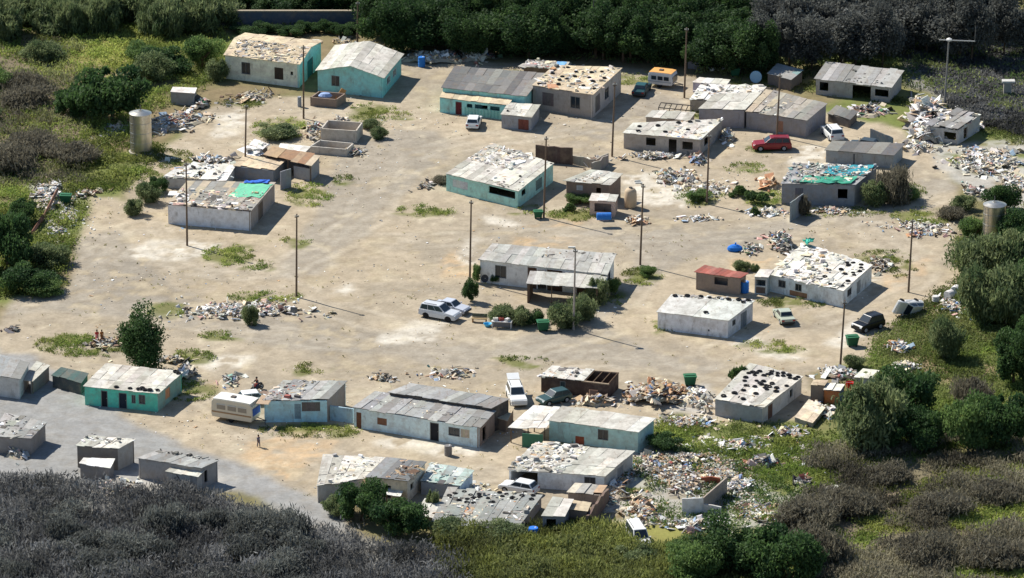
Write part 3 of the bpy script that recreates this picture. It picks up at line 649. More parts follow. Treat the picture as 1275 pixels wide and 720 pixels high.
patch(H[13], 'tarpaulin', 'green tarpaulin hanging along the front edge of the scrap-laden roof', (.25, .93, .0, .35), lin((66, 150, 124)), wav=.25)
roof_junk(H[13], 'sacks, tins and scrap heaped on the tarpaulined roof', 190, ['grey', 'dgrey', 'white', 'teal', 'black', 'cream', 'lblue'], .9, ur=(.02, .98), lift=.22)
wall_run('thin grey panel fence standing beside the tarpaulined house', [(984, 252), (1000, 241)], 25, .1, lin((140, 146, 150)), 'panel_fence', 'fence', .03)
H[35] = house('block_house', 'pale blue block house with rubble and a green tarp on its flat roof', 'house', (208, 255), (312, 264), (343, 228), (233, 226), 24, 0, wall=lin((216, 224, 230)), sides={'R': lin((150, 140, 132))}, roof=RP_STRIPE, over=.08, ops=[('R', 'shut', 322, 328, 0, .85, lin((110, 96, 84)))])
roof_junk(H[35], 'broken boards and rubble along the front of the pale blue block house roof', 150, ['cream', 'tan', 'dgrey', 'white', 'brown', 'black', 'pink'], 1.15, vr=(.03, .6))
patch(H[35], 'tarpaulin', 'faded green tarpaulin on the rear right of the pale blue block house', (.62, .99, .45, .93), lin((112, 186, 150)))
patch(H[35], 'tarpaulin', 'bright blue and white tarpaulin behind the faded green one', (.66, .93, .93, 1.03), lin((60, 110, 200)), wav=.2)
mb = MB()
for k in range(26):
    q_ = rpt(H[35], .01+.97*k/25, .01); mb.box((q_.x, q_.y, q_.z+.1), (.42, .14, rng.uniform(.06, .16)), Euler((0, 0, rng.uniform(-.2, .1))), vary(lin((90, 84, 80)), .25))
single(mb, 'parapet', M_JUNK, rpt(H[35], .5, 0), 'row of dark edging blocks along the front eave of the pale blue block house', 'edging')
H[36] = house('ruined_house', 'low ruined annex heaped with white rubble behind the pale blue block house', 'ruin', (203, 222), (282, 226), (294, 208), (232, 203), 12, 0, wall=lin((170, 170, 166)), roof=RP_WHITE, jit=.2, rag=.4, miss=.25, over=.1)
roof_junk(H[36], 'white slabs and rubbish over the low ruined annex', 150, PLASTER, 1.2)
H[38] = house('shed', 'grey shed with a beige plank roof between the rusty shack and the pale blue house', 'shed', (290, 207), (341, 213), (356, 200), (304, 194), 15, .1, wall=lin((112, 118, 124)), roof=RP_BEIGE, over=.1, rag=.3)
H[37] = house('shack', 'shack with a rust-streaked roof above a dark open front', 'shack', (328, 193), (388, 207), (400, 194), (339, 183), 20, .2, wall=lin((150, 148, 146)), roof=RP_RUST, over=.2, walls='RBL', posts=[(.03, .05), (.5, .04), (.97, .05)], rag=.2)
mb = MB(); f0 = rpt(H[37], .62, .04); f1 = rpt(H[37], .95, .04); 
mb.hexa([(f0.x, f0.y, 0), (f1.x, f1.y, 0), (f1.x, f1.y+.12, 0), (f0.x, f0.y+.12, 0), (f0.x, f0.y, 1.5), (f1.x, f1.y, 1.6), (f1.x, f1.y+.12, 1.6), (f0.x, f0.y+.12, 1.5)], lin((150, 150, 152))); mb.build('front_panel', M_WALL, H[37].root, H[37].org)
HX = house('shed', 'white-roofed shed behind the rust-streaked shack', 'shed', (346, 188), (379, 191), (387, 183), (349, 179), 14, .1, wall=GREYW, roof=RP_WHITE, over=.1)
HX = house('shed', 'pale shed with crumpled roof sheets left of the rust-streaked shack', 'shed', (303, 190), (322, 192), (334, 181), (317, 175), 13, .1, wall=DKGREY, roof=RP_WHITE, over=.1, jit=.15)
roof_junk(HX, 'white crumpled sheeting on the pale shed left of the rust-streaked shack', 30, ['white', 'cream', 'white', 'grey'], 1.3)
wall_run('leaning grey wall panel in front of the rust-streaked shack', [(349, 213), (362, 209)], 24, .12, lin((140, 142, 146)), 'wall_panel', 'panel', .1)
HX = house('ruin', 'roofless concrete box ruin with rubble spilling over its left side', 'ruin', (399, 160), (444, 163), (452, 152), (408, 149), 15, 0, wall=lin((176, 168, 156)), over=.02, noroof=True)
HX = house('ruin', 'low roofless concrete basin in front of the box ruin', 'ruin', (385, 182), (432, 186), (441, 178), (398, 174), 9, 0, wall=lin((174, 168, 158)), over=.02, noroof=True)
HX = house('rubbish_pen', 'low brown block pen full of junk below the turquoise gable', 'pen', (386, 121), (419, 124), (431, 116), (397, 113), 11, 0, wall=lin((128, 112, 100)), over=.02, noroof=True)
HX = house('block_hut', 'small windowless concrete cube hut near the steel tank on the left', 'hut', (212, 115), (242, 117), (245, 110), (215, 109), 15, .02, wall=lin((132, 134, 132)), roof=RP_WHITE, over=.05, jit=.01, sheet=(3, 3))
H[14] = house('block_house', 'white house buried under pale slabs and tyres, beside the dull green sedan', 'house', (956, 342), (1050, 363), (1087, 331), (1000, 304), 21, .1, wall=lin((206, 212, 210)), roof=RP_WHITE, over=.12, jit=.12, rag=.2,
    ops=[('F', 'win', 969, 978, .4, .82), ('F', 'win', 990, 998, .4, .82), ('F', 'shut', 983, 1005, .05, .36, lin((150, 116, 90))), ('R', 'win', 1056, 1061, .4, .8), ('R', 'shut', 1068, 1073, .05, .8, lin((150, 152, 150)))])
roof_junk(H[14], 'pale slabs, planks and rags covering the white house roof', 330, ['white', 'white', 'white', 'cream', 'cream', 'grey', 'tan', 'white'], 1.5)
tyres_on(H[14], 15, 'black tyre among the pale slabs on the white house roof', 'tyres on the slab-covered white house', ur=(.6, .97), mind=.6)
patch(H[14], 'tarpaulin', 'small teal sheet sticking up at the rear corner of the slab-covered white house', (.02, .14, .93, 1.05), lin((70, 170, 150)), lift=.4, wav=.5, cat='sheet')
HX = house('lean_to', 'narrow lean-to with a dark window joined to the left end of the white house', 'lean-to', (939, 345), (956, 346.5), (963, 337), (946, 336), 21, .08, wall=lin((170, 176, 174)), roof=RP_PALE, over=.06, ops=[('F', 'open', 941, 953, .5, .85), ('F', 'shut', 941, 953, .05, .42, lin((104, 92, 84)))])
H[15] = house('shed', 'timber shed with a rusty red sheet roof', 'shed', (863, 340), (922, 347), (932, 341), (877, 331), 21, .3, wall=lin((130, 118, 108)), roof=RP_RED, over=.2, sheet=(.6, 3), ops=[('F', 'open', 888, 905, .45, .88), ('R', 'open', 924, 929, .0, .85)])
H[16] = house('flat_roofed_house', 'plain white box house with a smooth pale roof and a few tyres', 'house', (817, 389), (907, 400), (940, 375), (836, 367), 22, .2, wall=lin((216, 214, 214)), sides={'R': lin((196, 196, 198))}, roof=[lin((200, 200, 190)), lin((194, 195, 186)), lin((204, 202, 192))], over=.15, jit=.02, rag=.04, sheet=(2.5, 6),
    ops=[('F', 'open', 881, 883, .25, .36), ('R', 'win', 913, 917, .5, .8), ('R', 'shut', 924, 932, .0, .85, lin((120, 126, 130)))])
for u, v in ((.62, .22), (.06, .9), (.2, .95), (.36, .97), (.47, .95), (.58, .97), (.7, .94), (.82, .95), (.93, .96), (.9, .86)):
    tyre(rpt(H[16], u, v)+Vector((0, 0, .1)), 'black tyre on the smooth roof of the plain white box house', 'tyres on the plain white box house')
roof_junk(H[16], 'white scraps along the rear edge of the plain white box house', 40, ['white', 'cream', 'grey', 'dgrey'], .9, vr=(.9, 1.0))
H[17] = house('porch_house', 'white house with a corrugated grey roof and deep shaded porch in mid square', 'house', (595, 324), (756, 343), (767, 317), (613, 304), 28, .35, wall=lin((216, 212, 206)), roof=[lin((176, 174, 166)), lin((164, 163, 156)), lin((184, 181, 172))], over=.2, sheet=(.8, 2.8), rag=.12,
    ops=[('F', 'win', 616, 630, .3, .85), ('F', 'shut', 657, 668, 0, .92, lin((92, 70, 56))), ('F', 'open', 669, 680, 0, .85), ('F', 'shut', 681, 700, 0, .92, lin((84, 66, 54))), ('F', 'open', 702, 716, .25, .85), ('F', 'shut', 718, 747, 0, .92, lin((88, 68, 56))), ('R', 'win', 759, 762, .4, .8)])  # the brown shutters are added boards that paint porch shade over the white wall
house('', '', '', (655, 354), (745, 360), (757, 344), (660, 338), 24, .22, wall=BROWN, roof=[lin((186, 184, 174)), lin((174, 172, 164)), lin((192, 188, 178))], parent=H[17], partname='porch_', walls='RL', posts=[(.02, .05), (.35, .05), (.68, .05), (.97, .05), (.97, .55)], sheet=(.8, 4))  # brown porch end walls, added to deepen its shade
roof_junk(H[17], 'dark stones and scraps on the rear ridge of the porch house', 26, ['dgrey', 'black', 'grey', 'tan'], .8, ur=(.45, .98), vr=(.6, .98))
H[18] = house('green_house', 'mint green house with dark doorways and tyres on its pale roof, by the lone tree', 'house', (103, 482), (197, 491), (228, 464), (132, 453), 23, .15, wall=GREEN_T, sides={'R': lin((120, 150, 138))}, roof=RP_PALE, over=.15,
    ops=[('F', 'door', 125, 133, 0, .88, D_DARK), ('F', 'door', 147, 157, 0, .85, lin((44, 50, 60))), ('F', 'win', 163, 168, .35, .8), ('F', 'win', 172, 180, .35, .85), ('R', 'shut', 207, 213, .3, .85, lin((196, 140, 100)))])
for u, v in ((.42, .08), (.6, .08), (.72, .08), (.74, .15), (.8, .07), (.86, .08), (.95, .12), (.97, .9), (.92, .95)):
    tyre(rpt(H[18], u, v)+Vector((0, 0, .1)), 'black tyre near the eave of the mint green house', 'tyres on the mint green house', big=1.05)
HX = house('lean_to', 'added dark lean-to standing in for the shaded yard at the left end of the mint green house', 'lean-to', (64, 468), (101, 478), (110, 466), (76, 458), 14, .3, wall=lin((70, 74, 74)), roof=[lin((70, 92, 88)), lin((84, 96, 92))], over=.08)  # dark walls and roof added in place of the yard's shade
H[20] = house('blue_shack', 'long light blue shack with a ragged scrap-covered roof behind the caravan', 'shack', (327, 500), (408, 499), (432, 476), (354, 474), 27, .15, wall=BLUEW, sides={'R': lin((130, 122, 116))}, roof=RP_GREY, over=.12, rag=.3, jit=.12,
    ops=[('F', 'shut', 366, 374, .15, .85, lin((130, 150, 156))), ('F', 'shut', 375, 398, .5, .92, lin((112, 104, 98)))])
roof_junk(H[20], 'timber and coloured scraps on the ragged roof behind the caravan', 120, ['tan', 'orange', 'cream', 'brown', 'dgrey', 'white', 'red', 'black'], 1.2, ur=(.02, .5))
wall_run('pale blue yard wall linking the light blue shack to the long blue house', [(411, 505), (440, 509)], 18, .18, lin((160, 188, 200)), 'yard_wall', rag=.03)
H[21] = house('long_house', 'long pale blue house under two stepped grey sheet roofs', 'house', (438, 508), (597, 534), (618, 512), (467, 488), 25, .15, wall=lin((196, 214, 222)), sides={'R': lin((134, 116, 104))}, roof=RP_GREY, over=.15, rag=.2, jit=.09,
    ops=[('F', 'shut', 441, 449, 0, .8, lin((120, 84, 64))), ('F', 'shut', 469, 481, .35, .7, lin((124, 90, 70))), ('F', 'door', 535, 546, 0, .9, D_DARK), ('F', 'win', 558, 572, .4, .82), ('F', 'shut', 573, 584, .4, .82, lin((186, 172, 150))), ('R', 'open', 602, 607, .1, .8)])
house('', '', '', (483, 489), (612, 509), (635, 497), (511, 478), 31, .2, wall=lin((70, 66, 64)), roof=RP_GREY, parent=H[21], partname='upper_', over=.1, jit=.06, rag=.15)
roof_junk(H[21], 'small stones holding down the lower roof of the long pale blue house', 60, ['grey', 'cream', 'dgrey'], .6)
H[22] = house('teal_house', 'pale teal house with a barred window and a white awning on its left', 'house', (682, 524), (795, 539), (816, 522), (700, 506), 25, .15, wall=lin((160, 190, 184)), roof=RP_PALE, over=.12, rag=.1, jit=.04, sheet=(1.4, 5),
    ops=[('F', 'win', 744, 757, .38, .9), ('F', 'shut', 716, 727, .0, .4, lin((150, 84, 62)))])
house('', '', '', (632, 534), (680, 534), (697, 508), (665, 505), 19, .25, wall=BROWN, roof=RP_WHITE, parent=H[22], partname='awning_', walls='', posts=[(.05, .06), (.5, .06), (.94, .06), (.35, .6)], rag=.2, jit=.08)
mb = MB(); a = P(650, 560); b = P(676, 562)
mb.hexa([(a.x, a.y+.8, 0), (b.x, b.y+.8, 0), (b.x, b.y+.9, 0), (a.x, a.y+.9, 0), (a.x, a.y+.8, 1.5), (b.x, b.y+.8, 1.5), (b.x, b.y+.9, 1.5), (a.x, a.y+.9, 1.5)], lin((60, 110, 86))); mb.build('awning_screen', M_PLAIN, H[22].root, H[22].org)
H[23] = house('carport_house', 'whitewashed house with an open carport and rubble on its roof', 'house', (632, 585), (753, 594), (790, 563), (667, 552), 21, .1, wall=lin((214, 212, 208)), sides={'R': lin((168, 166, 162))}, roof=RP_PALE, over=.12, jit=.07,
    ops=[('F', 'open', 635, 669, 0, .92), ('F', 'win', 727, 741, .35, .9), ('R', 'shut', 770, 778, 0, .8, lin((140, 140, 138)))])
roof_junk(H[23], 'white sheets and broken boards on the left of the carport house roof', 170, ['white', 'white', 'cream', 'grey', 'dgrey', 'tan'], 1.3, ur=(.02, .52), vr=(.05, .98))
H[24] = house('brown_hut', 'dark brown hut with half its roof stripped to bare beams', 'hut', (673, 469), (758, 479), (771, 464), (687, 457), 19, .08, wall=lin((74, 60, 54)), roof=RP_PALE, over=.05, urange=(0, .6), rag=.2, jit=.1, ops=[('F', 'door', 697, 704, 0, .85, lin((60, 72, 74)))])
mb = MB()
for t in (.64, .76, .88, .985):
    mb.bar(rpt(H[24], t, .0), rpt(H[24], t, 1.0), .07, .07, 5, lin((104, 84, 66)))
for t in (.02, .98): mb.bar(rpt(H[24], .6, t), rpt(H[24], 1.0, t), .09, .09, 5, lin((170, 150, 126)))
mb.build('roof_beams', M_WOOD, H[24].root, H[24].org)
roof_junk(H[24], 'bent white and grey roofing scraps on the dark brown hut', 26, ['white', 'grey', 'white', 'dgrey', 'orange'], 1.4, ur=(.02, .58))
H[25] = house('tyre_roofed_house', 'grey house whose pale roof is dotted with dozens of tyres', 'house', (889, 498), (950, 509), (1000, 470), (933, 453), 20, .1, wall=lin((150, 150, 148)), sides={'R': lin((196, 194, 188))}, roof=[lin((206, 200, 186)), lin((194, 188, 176)), lin((212, 206, 194)), lin((182, 178, 168))], over=.12, jit=.06, rag=.2,
    ops=[('R', 'shut', 957, 963, 0, .85, lin((120, 92, 78))), ('R', 'open', 985, 989, .3, .8)])
for ur_, vr_, n_ in (((.08, .95), (.78, .96), 13), ((.1, .5), (.55, .8), 8), ((.45, .95), (.45, .7), 9), ((.3, .7), (.3, .5), 5)):
    tyres_on(H[25], n_, 'black tyre weighing down the roof of the tyre-dotted grey house', 'tyres on the tyre-dotted roof', ur=ur_, vr=vr_, mind=.45)
roof_junk(H[25], 'stones, dark rags and scraps between the tyres of the tyre-dotted roof', 50, ['dgrey', 'black', 'grey', 'cream', 'tan', 'dgrey'], .8)
for u, v in ((.5, .12), (.25, .22), (.12, .1)): tyre(rpt(H[25], u, v)+Vector((0, 0, .1)), 'black tyre weighing down the roof of the tyre-dotted grey house', 'tyres on the tyre-dotted roof')
HX = house('block_hut', 'grey-brown roofless block right of the tyre-dotted house', 'ruin', (1009, 480), (1026, 481), (1031, 475), (1013, 474), 20, 0, wall=lin((132, 120, 108)), roof=RP_BEIGE, over=.04, sheet=(1, 1))
HX = house('hut', 'small hut with an orange-brown front and white rag roof by the bushes', 'hut', (1025, 486), (1046, 488), (1052, 479), (1030, 477), 17, .05, wall=lin((164, 100, 58)), sides={'R': lin((110, 120, 140))}, roof=RP_WHITE, over=.06, jit=.15, rag=.2)
HX = house('hut', 'white-roofed hut half hidden by the bushes on the right', 'hut', (1063, 470), (1084, 472), (1095, 462), (1075, 459), 15, .1, wall=lin((186, 186, 178)), roof=[lin((222, 218, 200)), lin((214, 210, 192))], over=.15, jit=.02)
HX = house('platform', 'low pale slab roof in the shade right of the tyre-dotted house', 'slab', (989, 520), (1012, 527), (1028, 508), (1008, 497), 6, .05, wall=lin((150, 146, 138)), roof=[lin((214, 196, 170)), lin((224, 210, 188))], over=.05, rag=.25)
H[27] = house('shack', 'shack with a pale sheet roof at the left end of the bottom row', 'shack', (394, 606), (453, 597), (480, 570), (402, 567), 21, .05, wall=lin((176, 170, 160)), roof=RP_PALE, over=.12, rag=.3, jit=.08)
roof_junk(H[27], 'white rags and scraps on the pale shack of the bottom row', 60, ['white', 'white', 'dgrey', 'cream', 'black'], 1.0)
H[271] = house('shack', 'cream shack with a dark corrugated roof in the bottom row', 'shack', (455, 594), (508, 600), (531, 576), (481, 570), 27, .1, wall=lin((204, 188, 160)), sides={'R': lin((196, 186, 168))}, roof=[lin((128, 130, 130)), lin((112, 114, 114)), lin((140, 140, 138))], over=.12, sheet=(.7, 4), ops=[('F', 'open', 478, 486, .1, .7), ('R', 'open', 512, 516, .4, .7)])
roof_junk(H[271], 'planks and a tyre heap on the dark corrugated shack roof', 26, ['brown', 'black', 'tan', 'cream'], 1.2, ur=(.5, .98))
house('', '', '', (480, 617), (498, 619), (506, 603), (487, 601), 12, .2, wall=BROWN, roof=RP_WHITE, parent=H[271], partname='awning_', walls='', posts=[(.06, .06), (.94, .06)], sheet=(2, 3))
H[28] = house('shack', 'little shack with a green and white scrap roof in the middle of the bottom row', 'shack', (523, 600), (573, 606), (590, 587), (537, 577), 16, .1, wall=lin((150, 154, 156)), sides={'R': lin((170, 190, 206))}, roof=[lin((170, 186, 176)), lin((150, 160, 156)), lin((190, 196, 190))], over=.1, jit=.1)
roof_junk(H[28], 'pale green and white boards on the little shack of the bottom row', 50, ['white', 'teal', 'grey', 'cream', 'dgrey', 'teal'], 1.1)
H[29] = house('long_shack', 'wide shack with a weathered grey roof and a line of tyres, above the reeds', 'shack', (536, 653), (643, 660), (676, 617), (557, 609), 14, .1, wall=lin((130, 128, 124)), roof=[lin((150, 152, 146)), lin((136, 138, 134)), lin((160, 160, 152))], over=.12, rag=.25, jit=.12)
tyres_on(H[29], 20, 'black tyre in the row on the weathered grey shack roof', 'tyres on the weathered grey shack', ur=(.05, .95), vr=(.62, .97), mind=.6)
roof_junk(H[29], 'white plaster and timber strewn over the weathered grey shack roof', 170, ['white', 'cream', 'white', 'tan', 'dgrey', 'black', 'grey', 'orange'], 1.2, vr=(.25, .97))
HX = house('hut', 'narrow hut with pale metal sheets right of the weathered grey shack', 'hut', (674, 643), (703, 644), (714, 623), (688, 620), 24, .05, wall=lin((120, 120, 124)), roof=RP_PALE, over=.1, ops=[('F', 'open', 680, 692, 0, .85)])
HX = house('lean_to', 'cream-topped lean-to at the right end of the bottom row', 'lean-to', (706, 635), (731, 638), (736, 627), (714, 623), 20, .05, wall=lin((116, 104, 96)), roof=RP_BEIGE, over=.1)
wall_run('crooked dark brown wall running down from the carport house', [(731, 640), (742, 625), (757, 604)], 22, .25, lin((116, 98, 88)), 'yard_wall')
HX = house('ruin', 'collapsed roofless house with a standing white gable wall in the debris field', 'ruin', (849, 621), (876, 620), (906, 594), (876, 592), 22, 0, wall=lin((196, 194, 190)), over=.02, noroof=True, walls='FR', sides={'R': lin((150, 138, 126))})
wall_run('low white broken wall right of the standing gable wall', [(876, 627), (898, 630)], 15, .2, lin((196, 192, 186)))
wall_run('short rust-brown wall fragment at the back of the collapsed house', [(873, 592), (897, 594)], 10, .2, lin((150, 88, 66)))
HX = house('lean_to', 'low scrap lean-to with mixed pale sheets between the carport house and the narrow hut', 'lean-to', (706, 614), (748, 617), (756, 606), (716, 603), 12, .1, wall=lin((150, 140, 130)), roof=[lin((206, 196, 176)), lin((170, 166, 158)), lin((190, 160, 130))], over=.08, jit=.15, rag=.35, miss=.15)
HX = house('lean_to', 'ragged grey lean-to joined to the left end of the weathered grey shack', 'lean-to', (516, 642), (540, 645), (552, 626), (528, 623), 13, .1, wall=lin((140, 134, 126)), roof=RP_PALE, over=.08, jit=.15, rag=.3)
HX = house('lean_to', 'brown lean-to behind the long pale blue house, beside the white estate car', 'lean-to', (618, 520), (632, 524), (640, 508), (628, 505), 15, .1, wall=lin((124, 108, 96)), roof=RP_BEIGE, over=.08, jit=.1, rag=.3)
HX = house('lean_to', 'dark lean-to in the shade between the striped roof and the upper right house', 'lean-to', (1030, 142), (1058, 150), (1068, 140), (1041, 132), 10, .1, wall=DKGREY, roof=RP_DARK, over=.1, rag=.3, jit=.15)
wall_run('dark blue-grey panel screen behind the grey garage', [(1084, 160), (1112, 171)], 15, .12, lin((70, 84, 94)), 'panel_screen', 'screen', .1)
# lower left corner
HX = house('block_house', 'pale flat-roofed house cut off by the left edge of the picture', 'house', (-24, 466), (25, 473), (37, 452), (-10, 440), 25, .1, wall=lin((186, 184, 178)), roof=RP_GREY, over=.15, sheet=(1.4, 4))
HX = house('lean_to', 'sloping pale lean-to on the right of the house cut off by the left edge', 'lean-to', (26, 474), (40, 476), (62, 456), (46, 450), 15, .35, wall=lin((120, 116, 110)), roof=RP_PALE, over=.08, walls='RB', posts=[(.05, .05), (.95, .05)])
H[32] = house('block_house', 'grey block house with scrap on its roof at the lower left edge', 'house', (-12, 544), (38, 547), (58, 527), (6, 515), 21, .1, wall=lin((136, 130, 124)), roof=RP_GREY, over=.12)
roof_junk(H[32], 'slabs and scraps on the grey block house at the lower left edge', 40, ['dgrey', 'white', 'grey', 'black'], 1.1)
H[33] = house('hut', 'tall brown-grey hut with rubble on its roof, beside the gravel track', 'hut', (94, 556), (147, 560), (169, 548), (110, 543), 27, .1, wall=lin((112, 106, 100)), sides={'R': lin((150, 146, 140))}, roof=RP_PALE, over=.12, jit=.08)
roof_junk(H[33], 'white plaster bits on the tall brown-grey hut', 40, ['white', 'grey', 'dgrey', 'white'], .9, vr=(.4, .98))
HX = house('shed', 'small shed in front of the tall brown-grey hut', 'shed', (98, 578), (137, 584), (143, 572), (104, 571), 18, .08, wall=lin((130, 126, 122)), roof=RP_WHITE, over=.12)
H[34] = house('long_shack', 'wide grey shack standing between the gravel track and the dry scrub', 'shack', (170, 571), (250, 584), (273, 574), (197, 561), 25, .1, wall=lin((144, 140, 136)), roof=RP_GREY, over=.12, ops=[('R', 'open', 255, 259, .2, .8)])
roof_junk(H[34], 'dark branches and stones along the rear edge of the wide grey shack', 26, ['dgrey', 'black', 'grey'], .9, vr=(.85, 1.0))
HX = house('shed', 'lower shed built against the front of the wide grey shack', 'shed', (205, 588), (246, 595), (254, 587), (217, 580), 19, .06, wall=lin((160, 156, 150)), roof=RP_PALE, over=.12)
# ================================================================ TANKS, POLES, BOUNDARY
def tank(px, py, r, h, label):
    b = P(px, py); t = thing('water_tank', label, 'tank', b)
    m = MB(); prof = [(r, 0.25)]
    z = .25
    while z < h-.05:
        z2 = min(h, z+1.25); prof += [(r, z2-.05), (r+.02, z2-.03), (r, z2)]; z = z2
    m.lathe((0, 0, 0), prof, 64, lin((176, 172, 160))); m.build('shell', M_STEEL, t)
    m = MB(); m.lathe((0, 0, h), [(r+.06, .002), (r+.06, .07), (r*.6, .28), (.25, .4), (.25, .45)], 40, lin((200, 198, 188))); m.build('lid', M_STEEL, t)
    m = MB(); m.bar((0, .2, h+.3), (0, .2, h+1.0), .06, .05, 6, lin((90, 88, 84))); m.build('vent_pipe', M_PLAIN, t)
    m = MB(); m.lathe((0, 0, -.05), [(r+.22, 0), (r+.2, .29)], 32, lin((170, 166, 156))); m.build('plinth', M_WALL, t)
    m = MB()
    for x in (-.2, .2): m.bar((-r*.75+x, -r*.75-.06, .4), (-r*.75+x, -r*.75-.06, h), .025, .025, 5, lin((130, 128, 122)))
    for k in range(int(h/.35)): m.bar((-r*.75-.2, -r*.75-.06, .5+.35*k), (-r*.75+.2, -r*.75-.06, .5+.35*k), .02, .02, 5, lin((130, 128, 122)))
    m.build('ladder', M_PLAIN, t)
    return t
tank(176, 190, 1.32, 5.0, 'tall shiny steel water tank at the edge of the scrub on the left')
tank(1237, 305, 1.3, 4.9, 'tall steel water tank with its foot hidden by bushes on the right')

def pole(bx, by, tx, ty, label, lamp=None, col=(108, 92, 78), r=.115):
    b = P(bx, by); h = (by-ty)/vs(bx, by); dx = (tx-bx)/hs(bx, by)
    t = thing('utility_pole', label, 'pole', b)
    m = MB(); m.bar((0, 0, -.2), (dx, 0, h), r*1.1, r*.72, 8, lin(col)); m.build('pole', M_WOOD, t)
    m = MB(); m.box((dx, -.02, h-.35), (.5, .1, .1), Euler((0, 0, rng.uniform(-.6, .6))), lin((100, 90, 80))); m.box((dx, 0, h-.2), (.16, .3, .2), None, lin((140, 140, 136)))
    ca = m.build('crossarm', M_WOOD, t)
    m = MB()
    for x in (-.2, .2): m.lathe((dx+x, 0, h-.29), [(.05, 0), (.06, .08), (.03, .16)], 6, lin((200, 200, 190)))
    m.build('insulator', M_PLAIN, ca)
    if lamp:
        m = MB(); m.bar((dx, 0, h-.15), (dx+lamp, 0, h+.15), .05, .05, 6, lin((150, 150, 146))); ar = m.build('lamp_arm', M_PLAIN, t)
        m = MB(); m.box((dx+lamp, 0, h+.15), (.8, .28, .16), None, lin((190, 190, 184))); m.build('lamp_head', M_PLAIN, ar)
    return t
for a in [(445, 53, 446, 3, 'wooden pole between the dark wall and the top rubble, behind the turquoise gable'),
          (378, 148, 379, 58, 'wooden pole standing left of the brown junk pen below the two gabled houses'),
          (305, 212, 308, 131, 'wooden pole rising in front of the pale sheds left of the rusty roof'),
          (233, 306, 234, 203, 'wooden pole in front of the pale blue block house on the left'),
          (369, 370, 371, 267, 'wooden pole at the right end of the long rubble patch'),
          (585, 349, 587, 250, 'wooden pole at the left corner of the porch house'),
          (677, 271, 680, 171, 'thick wooden pole beside the pale green flat-roofed house'),
          (762, 195, 765, 104, 'wooden pole in the lane between the beige block house and the grey block house'),
          (852, 122, 854, 36, 'wooden pole next to the white cabin trailer'),
          (967, 170, 970, 93, 'wooden pole in front of the striped-roof house'),
          (880, 254, 882, 168, 'wooden pole among the bushes below the grey block house'),
          (797, 330, 800, 230, 'wooden pole beside the lane right of the porch house', -.5),
          (714, 411, 716, 310, 'grey pole rising from the hedge in front of the porch house', -.4, (160, 150, 140)),
          (1131, 364, 1134, 273, 'wooden pole behind the overturned white car'),
          (1046, 458, 1050, 374, 'dark wooden pole between the black car and the tyre-dotted house'),
          (1050, 79, 1052, 12, 'pale pole before the trees behind the upper right house', None, (150, 146, 140)),
          (738, 70, 739, -4, 'thin pole in the dark wood above the beige block house', None, (84, 84, 78), .09)]:
    pole(*a)
b = P(1176, 131); t = thing('street_lamp', 'tall lamp post with a long side arm at the upper right', 'lamp post', b); hh = 79/vs(1176, 131)
m = MB(); m.bar((0, 0, -.2), (.3, 0, hh), .13, .09, 8, lin((130, 128, 124))); m.build('post', M_PLAIN, t)
m = MB(); m.bar((-.9, 0, hh+.1), (3.6, 0, hh-.1), .07, .07, 6, lin((190, 188, 182))); m.bar((3.55, 0, hh-.15), (3.6, 0, hh+1.8), .05, .05, 6, lin((110, 108, 104))); m.build('side_arm', M_PLAIN, t)
m = MB(); m.lathe((.35, 0, hh-.1), [(.1, 0), (.34, .1), (.36, .3), (.1, .45)], 10, lin((214, 212, 206))); m.build('lamp_head', M_PLAIN, t)
b = P(1254, 120); t = thing('gate_pillar', 'stout pale block pillar with a wide cap at the upper right edge', 'pillar', b)
m = MB(); m.box((0, 0, .9), (1.0, .8, 2.0), None, lin((150, 148, 142)), .94); m.build('shaft', M_WALL, t)
m = MB(); m.box((0.1, 0, 2.0), (1.6, .95, .22), None, lin((190, 188, 182))); m.build('cap', M_WALL, t)
t = thing('boundary_wall', 'long dark blue-grey boundary wall with a pale coping along the top edge', 'wall', P(375, 34))
m = MB(); m.box((0, 0, 1.0), (23, .3, 2.3), None, lin((84, 92, 104))); m.build('wall', M_WALL, t)
m = MB(); m.box((0, 0, 2.24), (23.3, .5, .16), None, lin((160, 148, 128))); m.build('coping', M_WALL, t)
b = P(28, 312); e = P(72, 247); t = thing('fallen_beam', 'long rusty girder lying from the bushes up to the rubbish on the left', 'beam', b); d = e-b
m = MB(); m.bar((0, 0, .3), d*.58+Vector((0, 0, .5)), .22, .22, 4, lin((112, 78, 62))); m.bar(d*.5+Vector((0.1, 0, .3)), d+Vector((0, 0, 1.1)), .2, .2, 4, lin((128, 96, 78))); m.build('beam', M_WOOD, t)

